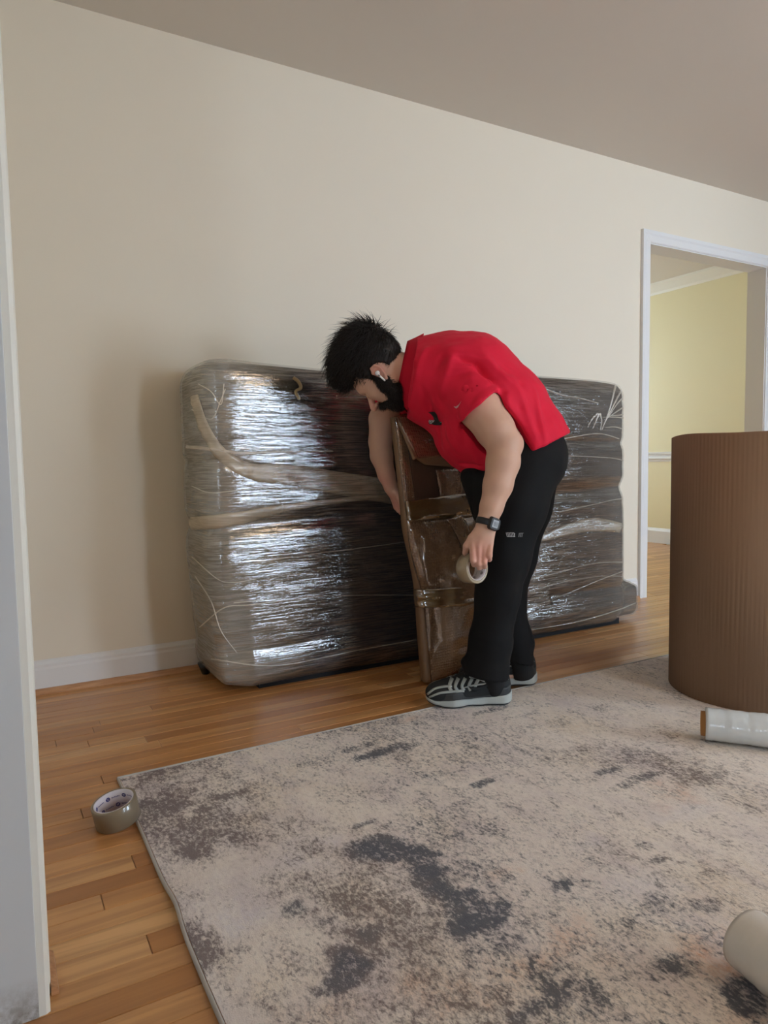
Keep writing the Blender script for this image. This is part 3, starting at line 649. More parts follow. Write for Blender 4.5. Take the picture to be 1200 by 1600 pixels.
# ================================================================== rolls of stretch film lying on the rug
M_ROLL = mat('wound_film', (.74,.76,.77), .22, spec=.6, coat=.5); n = N(M_ROLL)
M_CORE = mat('card_core', (.46,.22,.07), .7)
def film_roll(a, b, r, label, rc=.024, seed=0, tint=((.66,.68,.68),(.84,.84,.82))):
    a = np.array(a, float); b = np.array(b, float); mid = (a+b)/2
    rt = empty('stretch_film_roll', (mid[0], mid[1], 0), label, 'film roll', None)
    m = mat('wound_film', (.74,.76,.77), .22, spec=.6, coat=.5); n = N(m)
    d = (b-a)/np.linalg.norm(b-a); e = np.cross(d, (0,0,1)); K = 56; S = 60; v = []; f = []
    L = np.linalg.norm(b-a)
    for i in range(S+1):
        t = i/S; rr = r*(1-.03*math.exp(-t*S*.8)-.03*math.exp(-(1-t)*S*.8))+.0006*math.sin(t*41+seed)+.0005*math.sin(t*97)
        for k in range(K):
            A = 2*math.pi*k/K; q_ = rr+.0007*math.sin(3*A+seed+t*2)
            v.append(a+d*L*t+q_*(math.cos(A)*e+math.sin(A)*np.array((0,0,1.))))
    for i in range(S):
        for k in range(K): f.append((i*K+k, i*K+(k+1)%K, (i+1)*K+(k+1)%K, (i+1)*K+k))
    for base, tt, fl in ((0, 0, False), (S*K, 1, True)):
        st = len(v)
        for k in range(K):
            A = 2*math.pi*k/K; v.append(a+d*L*tt+rc*1.0*(math.cos(A)*e+math.sin(A)*np.array((0,0,1.))))
        for k in range(K):
            qd = (base+k, st+k, st+(k+1)%K, base+(k+1)%K); f.append(qd if not fl else qd[::-1])
    n.l(n.mix(n.math('MULTIPLY', n.noise(n.coord((6,6,6)), 3, 4), 1), *tint), n.b.inputs['Base Color'])
    n.bump(n.noise(n.coord((90,90,8)), 2, 4), .12, .002)
    mk('film_winding', v, f, m, rt)
    vv, ff = tube_between(a-d*.012, b+d*.012, rc, n=40, ri=rc-.004); mk('card_core', vv, ff, M_CORE, rt, True)
    return rt
p0 = FLR(1097,1163); p1 = FLR(1200,1176); d0 = (p1-p0)/np.linalg.norm(p1-p0); rr_ = .047
nrm_ = np.array([-d0[1], d0[0], 0]); nrm_ = nrm_ if nrm_@(p0*[1,1,0]) > 0 else -nrm_
a_ = p0+nrm_*.012+d0*.008; a_[2] = RT+rr_+.004; film_roll(a_, a_+d0*.46, rr_, 'clear stretch film roll with an orange-brown core lying at the foot of the cardboard roll', .036, 1, ((.60,.66,.68),(.78,.81,.82)))
b_ = np.array([1.042, .660, RT+.055]); film_roll(b_, b_+np.array([-.09,-.47,0])*.95, .050, 'whitish stretch film roll lying nearest the camera at the lower right edge', .026, 2, ((.66,.62,.55),(.80,.77,.72)))
# ================================================================== TAPE ROLLS
def tape_roll(name_loc, R_, label, ro=.052, ri=.040, w=.05, outer=(.30,.25,.17), side=(.27,.20,.12), core=(.80,.80,.86), ink_=(.05,.06,.32), n_logo=7, coat=.6, phase=0.):
    """R_ columns: two axes of the disc and the roll's own axis"""
    c = np.array(name_loc); E1, E2, E3 = [np.array(q)/np.linalg.norm(q) for q in R_]
    rt = empty('packing_tape_roll', tuple(c), label, 'tape')
    T = lambda r, A, z: c+r*(math.cos(A)*E1+math.sin(A)*E2)+z*E3
    K = 72
    def lathe(nm, prof, m):
        v = [T(r, 2*math.pi*k/K, z) for (r, z) in prof for k in range(K)]; n_ = len(prof); f = []
        for i in range(n_):
            j = (i+1)%n_
            for k in range(K): f.append((i*K+k, i*K+(k+1)%K, j*K+(k+1)%K, j*K+k))
        return mk(nm, v, f, m, rt)
    h = w/2; mo = mat('tape_winding', outer, .28, spec=.6, coat=coat); n = N(mo)
    n.bump(n.noise(n.coord((30,30,30)), 2, 2), .03, .002)
    lathe('tape_winding', [(ri+.003, -h), (ro-.0012, -h), (ro, -h+.001), (ro, h-.001), (ro-.0012, h), (ri+.003, h)], [mo])
    lathe('core', [(ri, -h+.0005), (ri+.003, -h+.0005), (ri+.003, h-.0005), (ri, h-.0005)], mat('tape_core', core, .6))
    mi = mat('tape_ink', ink_, .6); mw = mat('tape_ink_white', core, .6)
    def quad(a0, a1, z0, z1, m_, nm='printed_mark', e=.0004, n_=3):
        v = []; f = []
        for i in range(n_+1):
            A = a0+(a1-a0)*i/n_; v += [T(ri-e, A, z0), T(ri-e, A, z1)]
        return v, [(2*i, 2*i+1, 2*i+3, 2*i+2) for i in range(n_)]
    allv = MB()
    for i in range(n_logo):
        A = phase+2*math.pi*i/n_logo
        for zz, sgn in ((.011, 0), (-.011, .5)):
            B = A+sgn*2*math.pi/n_logo; rad = .0052
            vs = [T(ri-.0004, B+rad*math.cos(t)/ri, zz+rad*math.sin(t)) for t in np.linspace(0, 2*math.pi, 20, endpoint=False)]; allv.add(vs, [tuple(range(20))])
            for k in range(6):        # row of small illegible letters beside each round emblem
                b0 = B+.26+k*.075; v_, f_ = quad(b0, b0+.045, zz-.0016, zz+.0016*(1 if k%2 else .4), mi, n_=1); allv.add(v_, f_)
    o = mk('printed_marks', allv.v, allv.f, mi, rt, False); o['kind'] = 'stuff'
    wv = MB()
    for i in range(n_logo):
        for zz, sgn in ((.011, 0), (-.011, .5)):
            B = phase+2*math.pi*i/n_logo+sgn*2*math.pi/n_logo
            for dz, wd in ((.0015,.0026),(-.0015,.0020)):
                v_, f_ = quad(B-wd/ri, B+wd/ri, zz+dz-.0006, zz+dz+.0006, mw, e=.0008, n_=1); wv.add(v_, f_)
    o = mk('printed_marks', wv.v, wv.f, mw, rt, False); o['kind'] = 'stuff'
    return rt
tl = np.array([-.05,-.30,1.]); tl = np.array([-.20,-.06,1.]); tl /= np.linalg.norm(tl)
e1 = np.cross((0,1,0), tl); e1 /= np.linalg.norm(e1); e2 = np.cross(tl, e1)
tc = (FLR(178,1300)+np.array([.011,.032,0])); tc[2] = .0355
tape_roll(tc, (e1, e2, tl), 'olive-brown packing tape roll tipped on the rug corner, white printed core showing', ro=.0515, ri=.043, w=.052, outer=(.22,.18,.125), core=(.80,.79,.90))
# the roll hanging from the mover's left hand
hx = .62; ang_ = .66
fc = P(746, 888, 2.205); axn = -CV*math.cos(ang_)+CR*math.sin(ang_)+CU*.05; axn /= np.linalg.norm(axn)
e1 = np.cross((0,0,1.), axn); e1 /= np.linalg.norm(e1); e2 = np.cross(axn, e1); HT_C = fc-axn*.024; HT_A = axn
tape_roll(HT_C, (e1, e2, axn), "pale tan packing tape roll gripped in the mover's left hand", ro=.048, ri=.036, w=.048, outer=(.34,.27,.17), core=(.62,.56,.54), ink_=(.25,.2,.22), phase=.5, n_logo=6)
# lamp the room has, out of the picture overhead
root = empty('ceiling_lamp', (2.0, -.25, CZ), 'round frosted ceiling lamp behind the camera', 'lamp')
v, f = tube_between((2.0,-.25,CZ-.03), (2.0,-.25,CZ), .17, .17, 40); mk('lamp_base', v, f, mat('lamp_metal', (.6,.6,.6), .3, 1), root)
ml = mat('lamp_glass', (1,.9,.8), .4); ml.node_tree.nodes['Principled BSDF'].inputs['Emission Color'].default_value = (1,.70,.42,1); ml.node_tree.nodes['Principled BSDF'].inputs['Emission Strength'].default_value = LAMP
v = []; f = []; K = 32
for i in range(9):
    a = math.pi/2*i/8
    for k in range(K): A = 2*math.pi*k/K; v.append((2.0+.155*math.cos(a)*math.cos(A), -.25+.155*math.cos(a)*math.sin(A), CZ-.03-.085*math.sin(a)))
for i in range(8):
    for k in range(K): f.append((i*K+k, (i+1)*K+k, (i+1)*K+(k+1)%K, i*K+(k+1)%K))
mk('lamp_shade', v, f, ml, root)
# added dark cabinet, never in view, put there to darken the film's right-half reflection
root = empty('added_cabinet', (5.5, .55, 0), 'added dark walnut cabinet at the right wall, unseen, darkening the film reflection', 'added_cabinet')
M_WAL = mat('walnut', (.045,.026,.016), .45); y0_, y1_ = -1.0, 2.3
MB().box(5.22, 5.78, y0_, y1_, .08, 2.2).box(5.26, 5.78, y0_+.03, y1_-.03, 0, .08).box(5.18, 5.78, y0_-.02, y1_+.02, 2.2, 2.24).build('carcass', M_WAL, root)
for i in range(6):
    a_ = y0_+(y1_-y0_)*i/6; b_ = y0_+(y1_-y0_)*(i+1)/6
    d_ = MB().box(5.20, 5.219, a_+.004, b_-.004, .10, 2.18).build('door', M_WAL, root, bevel=.002)
    hy = b_-.05 if i % 2 == 0 else a_+.05; v, f = tube_between((5.185, hy, 1.0), (5.185, hy, 1.16), .006, n=12); mk('handle', v, f, mat('bronze', (.15,.10,.06), .35, 1), d_)
# ================================================================== THE MOVER
person = empty('person', tuple(FLR(775,1090)), 'person in a red polo shirt and black trousers bending over beside the wrapped furniture', 'person')
def skin():
    m = mat('skin', (.62,.36,.27), .5, spec=.4); n = N(m)
    n.b.inputs['Subsurface Weight'].default_value = .12; n.b.inputs['Subsurface Radius'].default_value = (.01,.004,.002); n.b.inputs['Subsurface Scale'].default_value = .6
    a = n.attr('tone'); f = n.noise(n.coord((1,1,1)), 28, 4)
    c = n.mix(n.math('MULTIPLY', f, .35), (.64,.40,.29), (.55,.29,.21)); n.l(n.mix(a.outputs['Fac'], c, (.66,.24,.20)), n.b.inputs['Base Color'])
    n.bump(n.noise(n.coord((1,1,1)), 380, 3), .12, .001); return m
M_SKIN = skin()
# head frame: origin between the ears
HO = P(602, 581, 2.43); I2 = lambda dx, dy: CR*dx - CU*dy            # a direction given as image right / image down
H0_ = I2(-.55,.835); H0_ /= np.linalg.norm(H0_); HF = H0_*math.cos(.42)+CV*math.sin(.42)
HS = -CV*math.cos(.42)+H0_*math.sin(.42)+CU*.06; HS = HS-(HS@HF)*HF; HS /= np.linalg.norm(HS)                       # towards the camera = his left side
HS0 = -CV; HU = np.cross(HF, HS); HU = HU if HU@I2(-1,-.4) > 0 else -HU
hs = 1.06
H = lambda a, b, c: HO+(HF*a+HU*b+HS*c)*hs
def head_prims(s):
    e = lambda a,b,c,ra,rb,rc,k: s.add(EL(H(a,b,c), (HF,HU,HS), (ra*hs,rb*hs,rc*hs)), k)
    e(.000,.048,0, .098,.088,.076, .0); e(.028,.020,0, .070,.075,.066, .03); e(.045,-.030,0, .046,.060,.053, .03); e(.050,-.072,0, .028,.028,.030, .03)
    for c in (1,-1):
        s.add(RC(H(.005,-.045,c*.052), H(.056,-.080,c*.018), .018*hs, .014*hs), .025)        # jaw
        e(.062,-.012,c*.038, .024,.020,.022, .02)                                            # cheek bone
    e(.088,.030,0, .012,.012,.046, .018)                                                     # brow ridge
    for c in (1,-1): s.sub(EL(H(.097,.008,c*.032), (HF,HU,HS), (.016,.011,.017)), .010); e(.078,.007,c*.031,.0135,.0125,.0135,.003); e(.084,.003,c*.031,.010,.005,.015,.003)
    s.add(RC(H(.088,.016,0), H(.121,-.026,0), .0085, .0130), .009); e(.124,-.031,0, .012,.011,.0125,.006)
    for c in (1,-1): e(.106,-.034,c*.012, .010,.008,.008, .005)
    e(.094,-.056,0, .012,.006,.022,.006); e(.093,-.066,0, .011,.006,.019,.005)
    for c in (1,-1):                                                                          # ears: bowl, rim, lobe
        e(-.008,.004,c*.074, .016,.028,.008, .008); s.add(EL(H(-.012,.012,c*.083), (HF*.9+HS*0,HU,HS), (.018,.021,.006)), .005)
        pts = [H(.004,.004,c*.080), H(.006,.020,c*.084), H(-.006,.032,c*.088), H(-.022,.026,c*.090), H(-.026,.008,c*.088), H(-.018,-.010,c*.084), H(-.006,-.024,c*.079)]
        for i in range(len(pts)-1): s.add(RC(pts[i], pts[i+1], .0038, .0038), .003)
        e(-.006,-.022,c*.079, .007,.009,.005,.003); s.sub(EL(H(-.006,.004,c*.091), (HF,HU,HS), (.010,.012,.008)), .003)
def arm_near(s, g=0.):
    pts = [(P(712,588,2.34),.062),(P(750,637,2.27),.071),(P(774,672,2.245),.062),(P(788,694,2.235),.054),(P(786,722,2.225),.053),(P(778,758,2.215),.046),(P(768,792,2.21),.036),(P(761,815,2.205),.0315)]
    for (a, ra), (b, rb) in zip(pts[:-1], pts[1:]): s.add(RC(a, b, ra+g, rb+g), .012)
    s.add(EL(P(806,694,2.245), (CR,CU,CV), (.022,.03,.024)), .02)
def arm_far(s, g=0.):
    pts = [(P(640,596,2.62),.060),(P(612,622,2.66),.056),(P(597,655,2.69),.050),(P(594,690,2.71),.044),(P(596,712,2.72),.043),(P(604,742,2.74),.033),(P(611,762,2.75),.027)]
    for (a, ra), (b, rb) in zip(pts[:-1], pts[1:]): s.add(RC(a, b, ra+g, rb+g), .012)
def fingers(s, ch, k=.003):
    for pts in ch:
        for (a, ra), (b, rb) in zip(pts[:-1], pts[1:]): s.add(RC(a, b, ra, rb), k)
def body_sdf():
    lo = np.array([.95,1.55,.0]); hi = np.array([2.02,2.62,1.34]); s = SDF(lo, hi, .0032)
    # trunk and legs, all under the clothes
    sp = [(P(692,600,2.47),.095),(P(725,612,2.47),.15),(P(770,655,2.47),.155),(P(805,700,2.47),.145)]
    for (a, ra), (b, rb) in zip(sp[:-1], sp[1:]): s.add(RC(a, b, ra, rb, HS0, 1.25), .03)
    for d, hip, kn, an in ((-.09,(815,722),(785,875),(766,1030)), (.10,(812,722),(798,870),(806,1010))):
        D = 2.375 if d < 0 else 2.57; a, b, c = P(*hip, D+.02), P(*kn, D), P(*an, D)
        m_ = P(777, 935, D) if d < 0 else P(791, 940, D); s.add(RC(a, b, .085, .050), .03); s.add(RC(b, m_, .050, .045), .015); s.add(RC(m_, c, .045, .034), .015)
    ft = FLR(765,1101); s.add(RC(P(766,1030,2.375), np.array([ft[0],ft[1],.06]), .030, .02), .01); tp = FLR(690,1104); s.add(RC(np.array([ft[0],ft[1],.055]), np.array([tp[0],tp[1],.045]), .018, .018), .02)
    ft = FLR(812,1074); s.add(RC(P(806,1010,2.57), np.array([ft[0],ft[1],.06]), .030, .02), .01); tp = FLR(758,1078); s.add(RC(np.array([ft[0],ft[1],.055]), np.array([tp[0],tp[1],.045]), .018, .018), .02)
    # neck
    s.add(RC(H(-.02,-.01,0), P(660,586,2.46), .060, .070), .02)
    head_prims(s); arm_near(s); arm_far(s)
    # left hand, back towards the camera, fingers hooked into the tape roll
    D = 2.20; kn = [(738.5,851,2.193),(748,854,2.186),(757,854,2.187),(765.5,850,2.192)]
    for i, (x, y, d) in enumerate(kn): s.add(RC(P(757+i*3.2,822,2.203), P(x,y,d), .0185, .0115), .010)
    s.add(RC(P(761,815,2.205), P(752,838,2.200), .029, .024, HS, .75), .012)
    tipd = [.052,.054,.054,.050]; ext = [27,29,27,20]
    ch = []
    for i, (x, y, d) in enumerate(kn):
        ch.append([(P(x,y,d),.0112),(P(x+.6-.5*i,y+ext[i]*.93,2.168),.0096),(P(x+2-1.0*i,y+ext[i]+4,2.20),.0086),(P(x+3-1.4*i,y+ext[i]-1,2.222),.0078)])
    fingers(s, ch)
    fingers(s, [[(P(751,826,2.20),.017),(P(737,841,2.20),.0125),(P(729,853,2.203),.0105),(P(726.5,864,2.215),.009)]], .006)
    # right hand pressing down along the packet's edge
    kn = [(620,778,2.735),(618,779,2.752),(616,779,2.769),(614,778,2.784)]
    for i, (x, y, d) in enumerate(kn): s.add(RC(P(611,762,2.75), P(x,y,d), .022, .0115), .010)
    fingers(s, [[(P(x,y,d),.0112),(P(x+5-i*.8,y+12-i,d+.004),.0095),(P(x+8-i*1.4,y+21-2*i,d+.010),.0082),(P(x+9-i*1.6,y+26-3*i,d+.016),.0070)] for i, (x, y, d) in enumerate(kn)])
    fingers(s, [[(P(614,764,2.742),.014),(P(621,773,2.722),.0115),(P(626,784,2.716),.0100),(P(628,791,2.716),.0085)]], .006)
    s.f[:,:,0] = 1; return s
S = body_sdf(); v, q = S.mesh(); v = smooth(v, q, 2, .45)
o = mk('body', v, q, M_SKIN, person)
tone = np.zeros(len(v))
for c, r in ((P(750,868,2.18),.045),(P(612,790,2.75),.05),(H(-.01,.01,.085),.03),(H(.11,-.03,0),.03),(P(600,750,2.74),.04)):
    tone = np.maximum(tone, .55*np.exp(-(((v-c)**2).sum(1))/r**2))
at = o.data.attributes.new('tone', 'FLOAT', 'POINT'); at.data.foreach_set('value', tone.astype(np.float32))
BB = bvh_of(v, q)
# finger nails of the right hand, crease marks
# ---- polo shirt
M_RED = mat('red_polo_cloth', (.70,.009,.04), .75, spec=.25); n = N(M_RED); n.b.inputs['Sheen Weight'].default_value = .08; n.b.inputs['Sheen Tint'].default_value = (1,.3,.35,1)
n.bump(n.noise(n.coord((1,1,1)), 700, 2), .15, .001); 
FA = 1.3
def folds(v, nr, segs):
    out = np.zeros(len(v))
    for a, b, w_, amp in segs:
        a = np.array(a); b = np.array(b); ba = b-a; t = np.clip(((v-a)@ba)/(ba@ba), 0, 1); d = np.linalg.norm(v-a-t[:,None]*ba, axis=1)
        out += FA*amp*np.exp(-(d/w_)**2)*np.sin(np.pi*np.clip(t*.9+.05,0,1))**.5
    return v+nr*out[:,None]
BX = ((1.0,1.5,.60), (2.02,2.62,1.36), .0042)
s = SDF(*BX); s2 = SDF(*BX)
sp = [(P(668,594,2.47),.150),(P(695,598,2.47),.170),(P(730,606,2.47),.186),(P(765,650,2.47),.198),(P(803,695,2.47),.178),(P(835,745,2.47),.172)]
for (a, ra), (b, rb) in zip(sp[:-1], sp[1:]): s.add(RC(a, b, ra, rb, HS0, 1.22), .03)
s.add(RC(P(655,592,2.47), P(640,586,2.46), .118, .108), .04)
s.add(RC(P(715,690,2.46), P(745,720,2.47), .055, .045, HS0, 2.6), .05)                          # cloth hanging off the belly
hemn = CR*.43-CU*.90; hemp = P(806,715,2.47)
s.cut(hemp, hemn); s.cut(P(643,585,2.46), -CR+CU*.12)
s2.add(RC(P(706,582,2.35), P(765,655,2.255), .092, .096), .0)                                  # near sleeve
s2.add(RC(P(640,594,2.60), P(604,650,2.69), .084, .080), .0)                                  # far sleeve
def cutlocal(s, p, nrm, R):
    p = np.array(p); nrm = np.array(nrm)/np.linalg.norm(nrm)
    def fn(x, y, z):
        dx, dy, dz = x-p[0], y-p[1], z-p[2]; h = dx*nrm[0]+dy*nrm[1]+dz*nrm[2]
        rr = np.sqrt(np.maximum(dx*dx+dy*dy+dz*dz-h*h, 0)); return np.maximum(-h, rr-R)-0*x
    s.op((fn, p-R-.1, p+R+.1), 0, 'sub')
cutlocal(s2, P(750,637.5,2.265), CR*.65-CU*.76-CV*.10, .16)
cutlocal(s2, P(602,640,2.68), CR*-.35-CU*.93, .14)
s.f = smin(s.f, s2.f, .022)
for a, b, r in ((P(742,626,2.28), P(800,710,2.23), .078), (P(612,615,2.66), P(597,665,2.70), .064)): s.sub(RC(a, b, r, r), .004)
s.sub(RC(P(800,700,2.47), P(850,790,2.47), .160, .160, HS0, 1.22), .004)
s.sub(RC(P(660,588,2.46), P(600,583,2.45), .094, .094, HS0, 1.0), .006)
v, q = s.mesh(); v = smooth(v, q, 3, .5); nr = normals(v, q)
seg = []
def sg(x0, y0, d0, x1, y1, d1, w_, a_):
    a, _ = hit(FB, x0, y0); b, _ = hit(FB, x1, y1); seg.append((P(x0,y0,d0) if a is None else a, P(x1,y1,d1) if b is None else b, w_, a_))
FB = bvh_of(v, q)
sg(665,545,2.32,650,590,2.32,.012,.010); sg(690,560,2.30,668,640,2.31,.014,-.012); sg(705,560,2.28,690,620,2.28,.014,.010)
sg(715,560,2.26,745,568,2.24,.012,-.010); sg(745,568,2.24,785,612,2.26,.012,-.018); sg(760,560,2.28,800,600,2.30,.016,.010)
sg(775,615,2.24,815,640,2.28,.012,-.010); sg(800,590,2.30,838,690,2.33,.014,.008); sg(812,600,2.32,826,700,2.33,.012,-.010); sg(790,620,2.28,812,712,2.29,.016,.010)
sg(835,610,2.36,850,690,2.38,.014,.008); sg(700,650,2.27,745,715,2.32,.018,.008); sg(712,640,2.26,728,700,2.30,.016,-.010); sg(735,665,2.26,750,730,2.33,.016,.009)
sg(660,610,2.31,690,700,2.34,.016,-.007); sg(675,620,2.30,715,705,2.32,.014,.007); sg(720,725,2.35,752,728,2.32,.008,-.008); sg(650,560,2.34,640,640,2.38,.013,.008)
sg(735,590,2.18,765,620,2.17,.014,.006); sg(725,605,2.19,742,650,2.18,.012,-.006); sg(768,590,2.22,782,612,2.20,.010,.006)
sg(752,575,2.24,700,590,2.24,.016,-.008); sg(770,600,2.19,735,628,2.18,.010,-.004)
v = folds(v, nr, seg)
v += nr*((.020*(fbm(v*np.array([7,7,9]), 3)-.5)+.006*(fbm(v*20, 3)-.5))[:,None])
SV, SQ = v, q; mk('polo_shirt', v, q, M_RED, person); SB = bvh_of(v, q); shirt = bpy.data.objects['polo_shirt']
# collar: folded band standing round the neck
def band(name, path, wdir, w_, m, parent, thick=.0028, n_=40, flare=0.):
    """strip swept along a path; wdir(i) gives its width direction"""
    c = catmull(path, n_); v = []; f = []
    for i in range(n_):
        wd = wdir(i/(n_-1)); t = c[min(i+1,n_-1)]-c[max(i-1,0)]; nn_ = np.cross(t, wd); nn_ /= np.linalg.norm(nn_)+1e-9
        for k in range(5):
            u = k/4; v.append(c[i]+wd*w_*u+nn_*(thick/2+flare*u*u))
        for k in range(5):
            u = k/4; v.append(c[i]+wd*w_*u+nn_*(-thick/2+flare*u*u))
    for i in range(n_-1):
        for k in range(4): f.append((i*10+k, i*10+k+1, (i+1)*10+k+1, (i+1)*10+k)); f.append((i*10+5+k, (i+1)*10+5+k, (i+1)*10+6+k, i*10+6+k))
        f.append((i*10, (i+1)*10, (i+1)*10+5, i*10+5)); f.append((i*10+4, i*10+9, (i+1)*10+9, (i+1)*10+4))
    f += [tuple(range(5))+tuple(range(9,4,-1)), tuple((n_-1)*10+k for k in (4,3,2,1,0,5,6,7,8,9))]
    return mk(name, v, f, m, parent)
NA = CR*.97-CU*.20; NA /= np.linalg.norm(NA); n2 = -CV-(-CV@NA)*NA; n2 /= np.linalg.norm(n2); n1 = np.cross(NA, n2); n1 = n1 if n1@CU > 0 else -n1
NC = P(655,586,2.46)
M_RED2 = mat('red_rib_collar', (.56,.008,.03), .8, spec=.2); n = N(M_RED2); n.bump(n.noise(n.coord((1,1,1)), 500, 2), .2, .001)
R1, R2 = .122, .108
rad = lambda A: n1*math.cos(A)+n2*math.sin(A)
path = [NC+n1*(math.cos(A)*R1)+n2*(math.sin(A)*R2) for A in np.linspace(-2.85, 2.85, 17)]
wi = lambda u: (lambda d: d/np.linalg.norm(d))(-NA*1.0-rad(-2.85+5.7*u)*.26)
band('collar_stand', path, wi, .066, M_RED2, shirt, .003, 60)
path2 = [p+wi(i/16)*.066 for i, p in enumerate(path)]
wo = lambda u: (lambda d: d/np.linalg.norm(d))(NA*1.0+rad(-2.85+5.7*u)*.66)
band('collar', path2, wo, .062, M_RED2, shirt, .003, 60, .003)
# placket with its buttons
def on_shirt(x, y, off=.001, B=None):
    p, nn_ = hit(B or SB, x, y)
    if p is None: return None
    return p+(nn_ if nn_@(EYE-p) > 0 else -nn_)*off
def decal(name, polys, m, parent, B, off=.0016):
    v = []; f = []
    for poly in polys:
        pts = [on_shirt(x, y, off, B) for x, y in poly]
        if any(p is None for p in pts): continue
        n0 = len(v); v += pts; f.append(tuple(range(n0, n0+len(pts))))
    return mk(name, v, f, m, parent, False) if v else None
M_W = mat('white_print', (.75,.75,.75), .7); M_K = mat('black_print', (.008,.008,.008), .7)
def strip2(a, b, w_, n_=4):
    a = np.array(a, float); b = np.array(b, float); t = (b-a)/np.linalg.norm(b-a); s_ = np.array([-t[1], t[0]])*w_/2; out = []
    for i in range(n_):
        p0 = a+(b-a)*i/n_; p1 = a+(b-a)*(i+1)/n_; out.append([p0+s_, p1+s_, p1-s_, p0-s_])
    return out
def rotp(pts, c, ang, sc=1):
    ca, sa = math.cos(ang), math.sin(ang); return [[(c[0]+(x*ca-y*sa)*sc, c[1]+(x*sa+y*ca)*sc) for x, y in p] for p in pts]
# chest emblem: dark angular figure over a slanted box with white lettering
emb = empty_parent = None
black = [[(-11,-12),(-1,-14),(3,-10),(-4,-8)], [(-6,-9),(3,-10),(6,-3),(-1,-4)], [(-2,-5),(5,-4),(8,0),(0,1)], [(-9,0),(0,-1),(12,1),(12,6),(-8,6)], [(-4,4),(4,4),(11,3),(12,6),(0,7)]]
decal('chest_emblem', rotp(black, (679,657), .10), M_K, shirt, SB, .0018)
g = mat('grey_print', (.35,.34,.31), .7)
lines = sum([strip2(a, b, .9, 2) for a, b in (((-8,-12),(-2,-12.4)), ((-6,-10),(0,-11)), ((-1,-8.5),(3,-6)), ((0,-6),(4,-3)), ((3,-3),(6,-1)))], [])
decal('chest_emblem', rotp(lines, (679,657), .10), g, shirt, SB, .0024)
G = {'G':[((2,0),(0,0)),((0,0),(0,3)),((0,3),(2,3)),((2,3),(2,1.6)),((2,1.6),(1.2,1.6))],'O':[((0,0),(2,0)),((2,0),(2,3)),((2,3),(0,3)),((0,3),(0,0))],'R':[((0,3),(0,0)),((0,0),(2,0)),((2,0),(2,1.5)),((2,1.5),(0,1.5)),((.8,1.5),(2,3))],'I':[((1,0),(1,3))]}
lt = []
for i, c in enumerate('GORI'):
    for a, b in G[c]: lt += strip2((-8+i*3.1+a[0]*1.05+a[1]*.0, -.5+a[1]*1.0), (-8+i*3.1+b[0]*1.05, -.5+b[1]*1.0), .75, 1)
lt += strip2((4,1.2),(12,1.2),.9,2)+strip2((-7,4.2),(-2,4.4),.8,2)+strip2((0,4.6),(10,4.6),.6,2)
decal('chest_lettering', rotp(lt, (679,657), .10), M_W, shirt, SB, .0028)
# small pale tick at the sleeve hem
tk = [[(709.5,634.5),(711.5,637),(713.8,638.2),(713.2,635.2)], [(711.5,637),(713.8,638.2),(716.5,636),(715,633.8)], [(713.2,635.2),(713.8,638.2),(716.5,636),(718,631.5)], [(716.5,636),(721.5,626.3),(718,631.5),(715.6,634.5)]]
decal('sleeve_tick', tk, mat('pale_pink_print', (.72,.42,.42), .6), shirt, SB, .002)
# ---- trousers
M_BLK = mat('black_trouser_cloth', (.0055,.0055,.006), .85, spec=.25); n = N(M_BLK); n.bump(n.noise(n.coord((1,1,1)), 600, 2), .2, .001)
s = SDF((1.15,1.60,.03), (2.02,2.48,1.02), .0042)
s.add(RC(P(790,672,2.47), P(818,715,2.47), .150, .152, HS0, 1.18), .02)
s.add(RC(P(745,745,2.44), P(765,800,2.45), .055, .060, HS0, 1.8), .05)
near = [(P(818,722,2.385),.128),(P(800,790,2.37),.115),(P(786,870,2.365),.088),(P(777,930,2.37),.072),(P(766,1000,2.375),.068),(P(759,1052,2.378),.078)]
far = [(P(822,718,2.555),.130),(P(812,790,2.56),.112),(P(800,870,2.57),.085),(P(792,940,2.575),.064),(P(804,1000,2.575),.062),(P(811,1034,2.575),.056)]
for L_ in (near, far):
    for (a, ra), (b, rb) in zip(L_[:-1], L_[1:]): s.add(RC(a, b, ra, rb), .03)
s.add(RC(P(726,1034,2.37), P(745,1036,2.37), .014, .040), .03)                                # front of the near hem breaking over the shoe
s.add(RC(P(825,1006,2.575), P(815,1012,2.575), .022, .04), .02)
cutlocal(s, P(760,1056,2.378)-np.array([0,0,.0]), np.array([-.05,0,-1.])+CR*-.10, .13)
cutlocal(s, P(811,1033,2.575), np.array([0,0,-1.])+CR*-.25, .12)
s.sub(RC(P(760,1042,2.378), P(758,1075,2.378), .058, .066), .003); s.sub(RC(P(811,1024,2.575), P(811,1060,2.575), .044, .05), .003)
s.cut(P(800,690,2.47)-hemn*.03, -hemn)
v, q = s.mesh(); v = smooth(v, q, 3, .5); nr = normals(v, q); seg = []; FB = bvh_of(v, q)
for a_ in ((745,750,2.30,730,790,2.35,.02,.010),(790,770,2.25,740,830,2.28,.02,-.008),(820,760,2.25,780,870,2.27,.022,.008),(850,740,2.3,820,830,2.3,.02,-.008),(750,860,2.28,815,880,2.28,.016,-.009),(752,880,2.28,800,900,2.28,.014,.007),
           (748,930,2.29,790,950,2.29,.014,-.006),(745,975,2.30,790,985,2.30,.014,.008),(742,1000,2.30,785,1012,2.30,.012,-.009),(735,1020,2.30,780,1030,2.30,.014,.009),(790,990,2.50,828,1002,2.50,.012,-.008),(800,960,2.50,815,990,2.50,.014,.008),(835,700,2.3,870,720,2.35,.02,.006),(810,900,2.3,795,980,2.30,.016,.007)): sg(*a_)
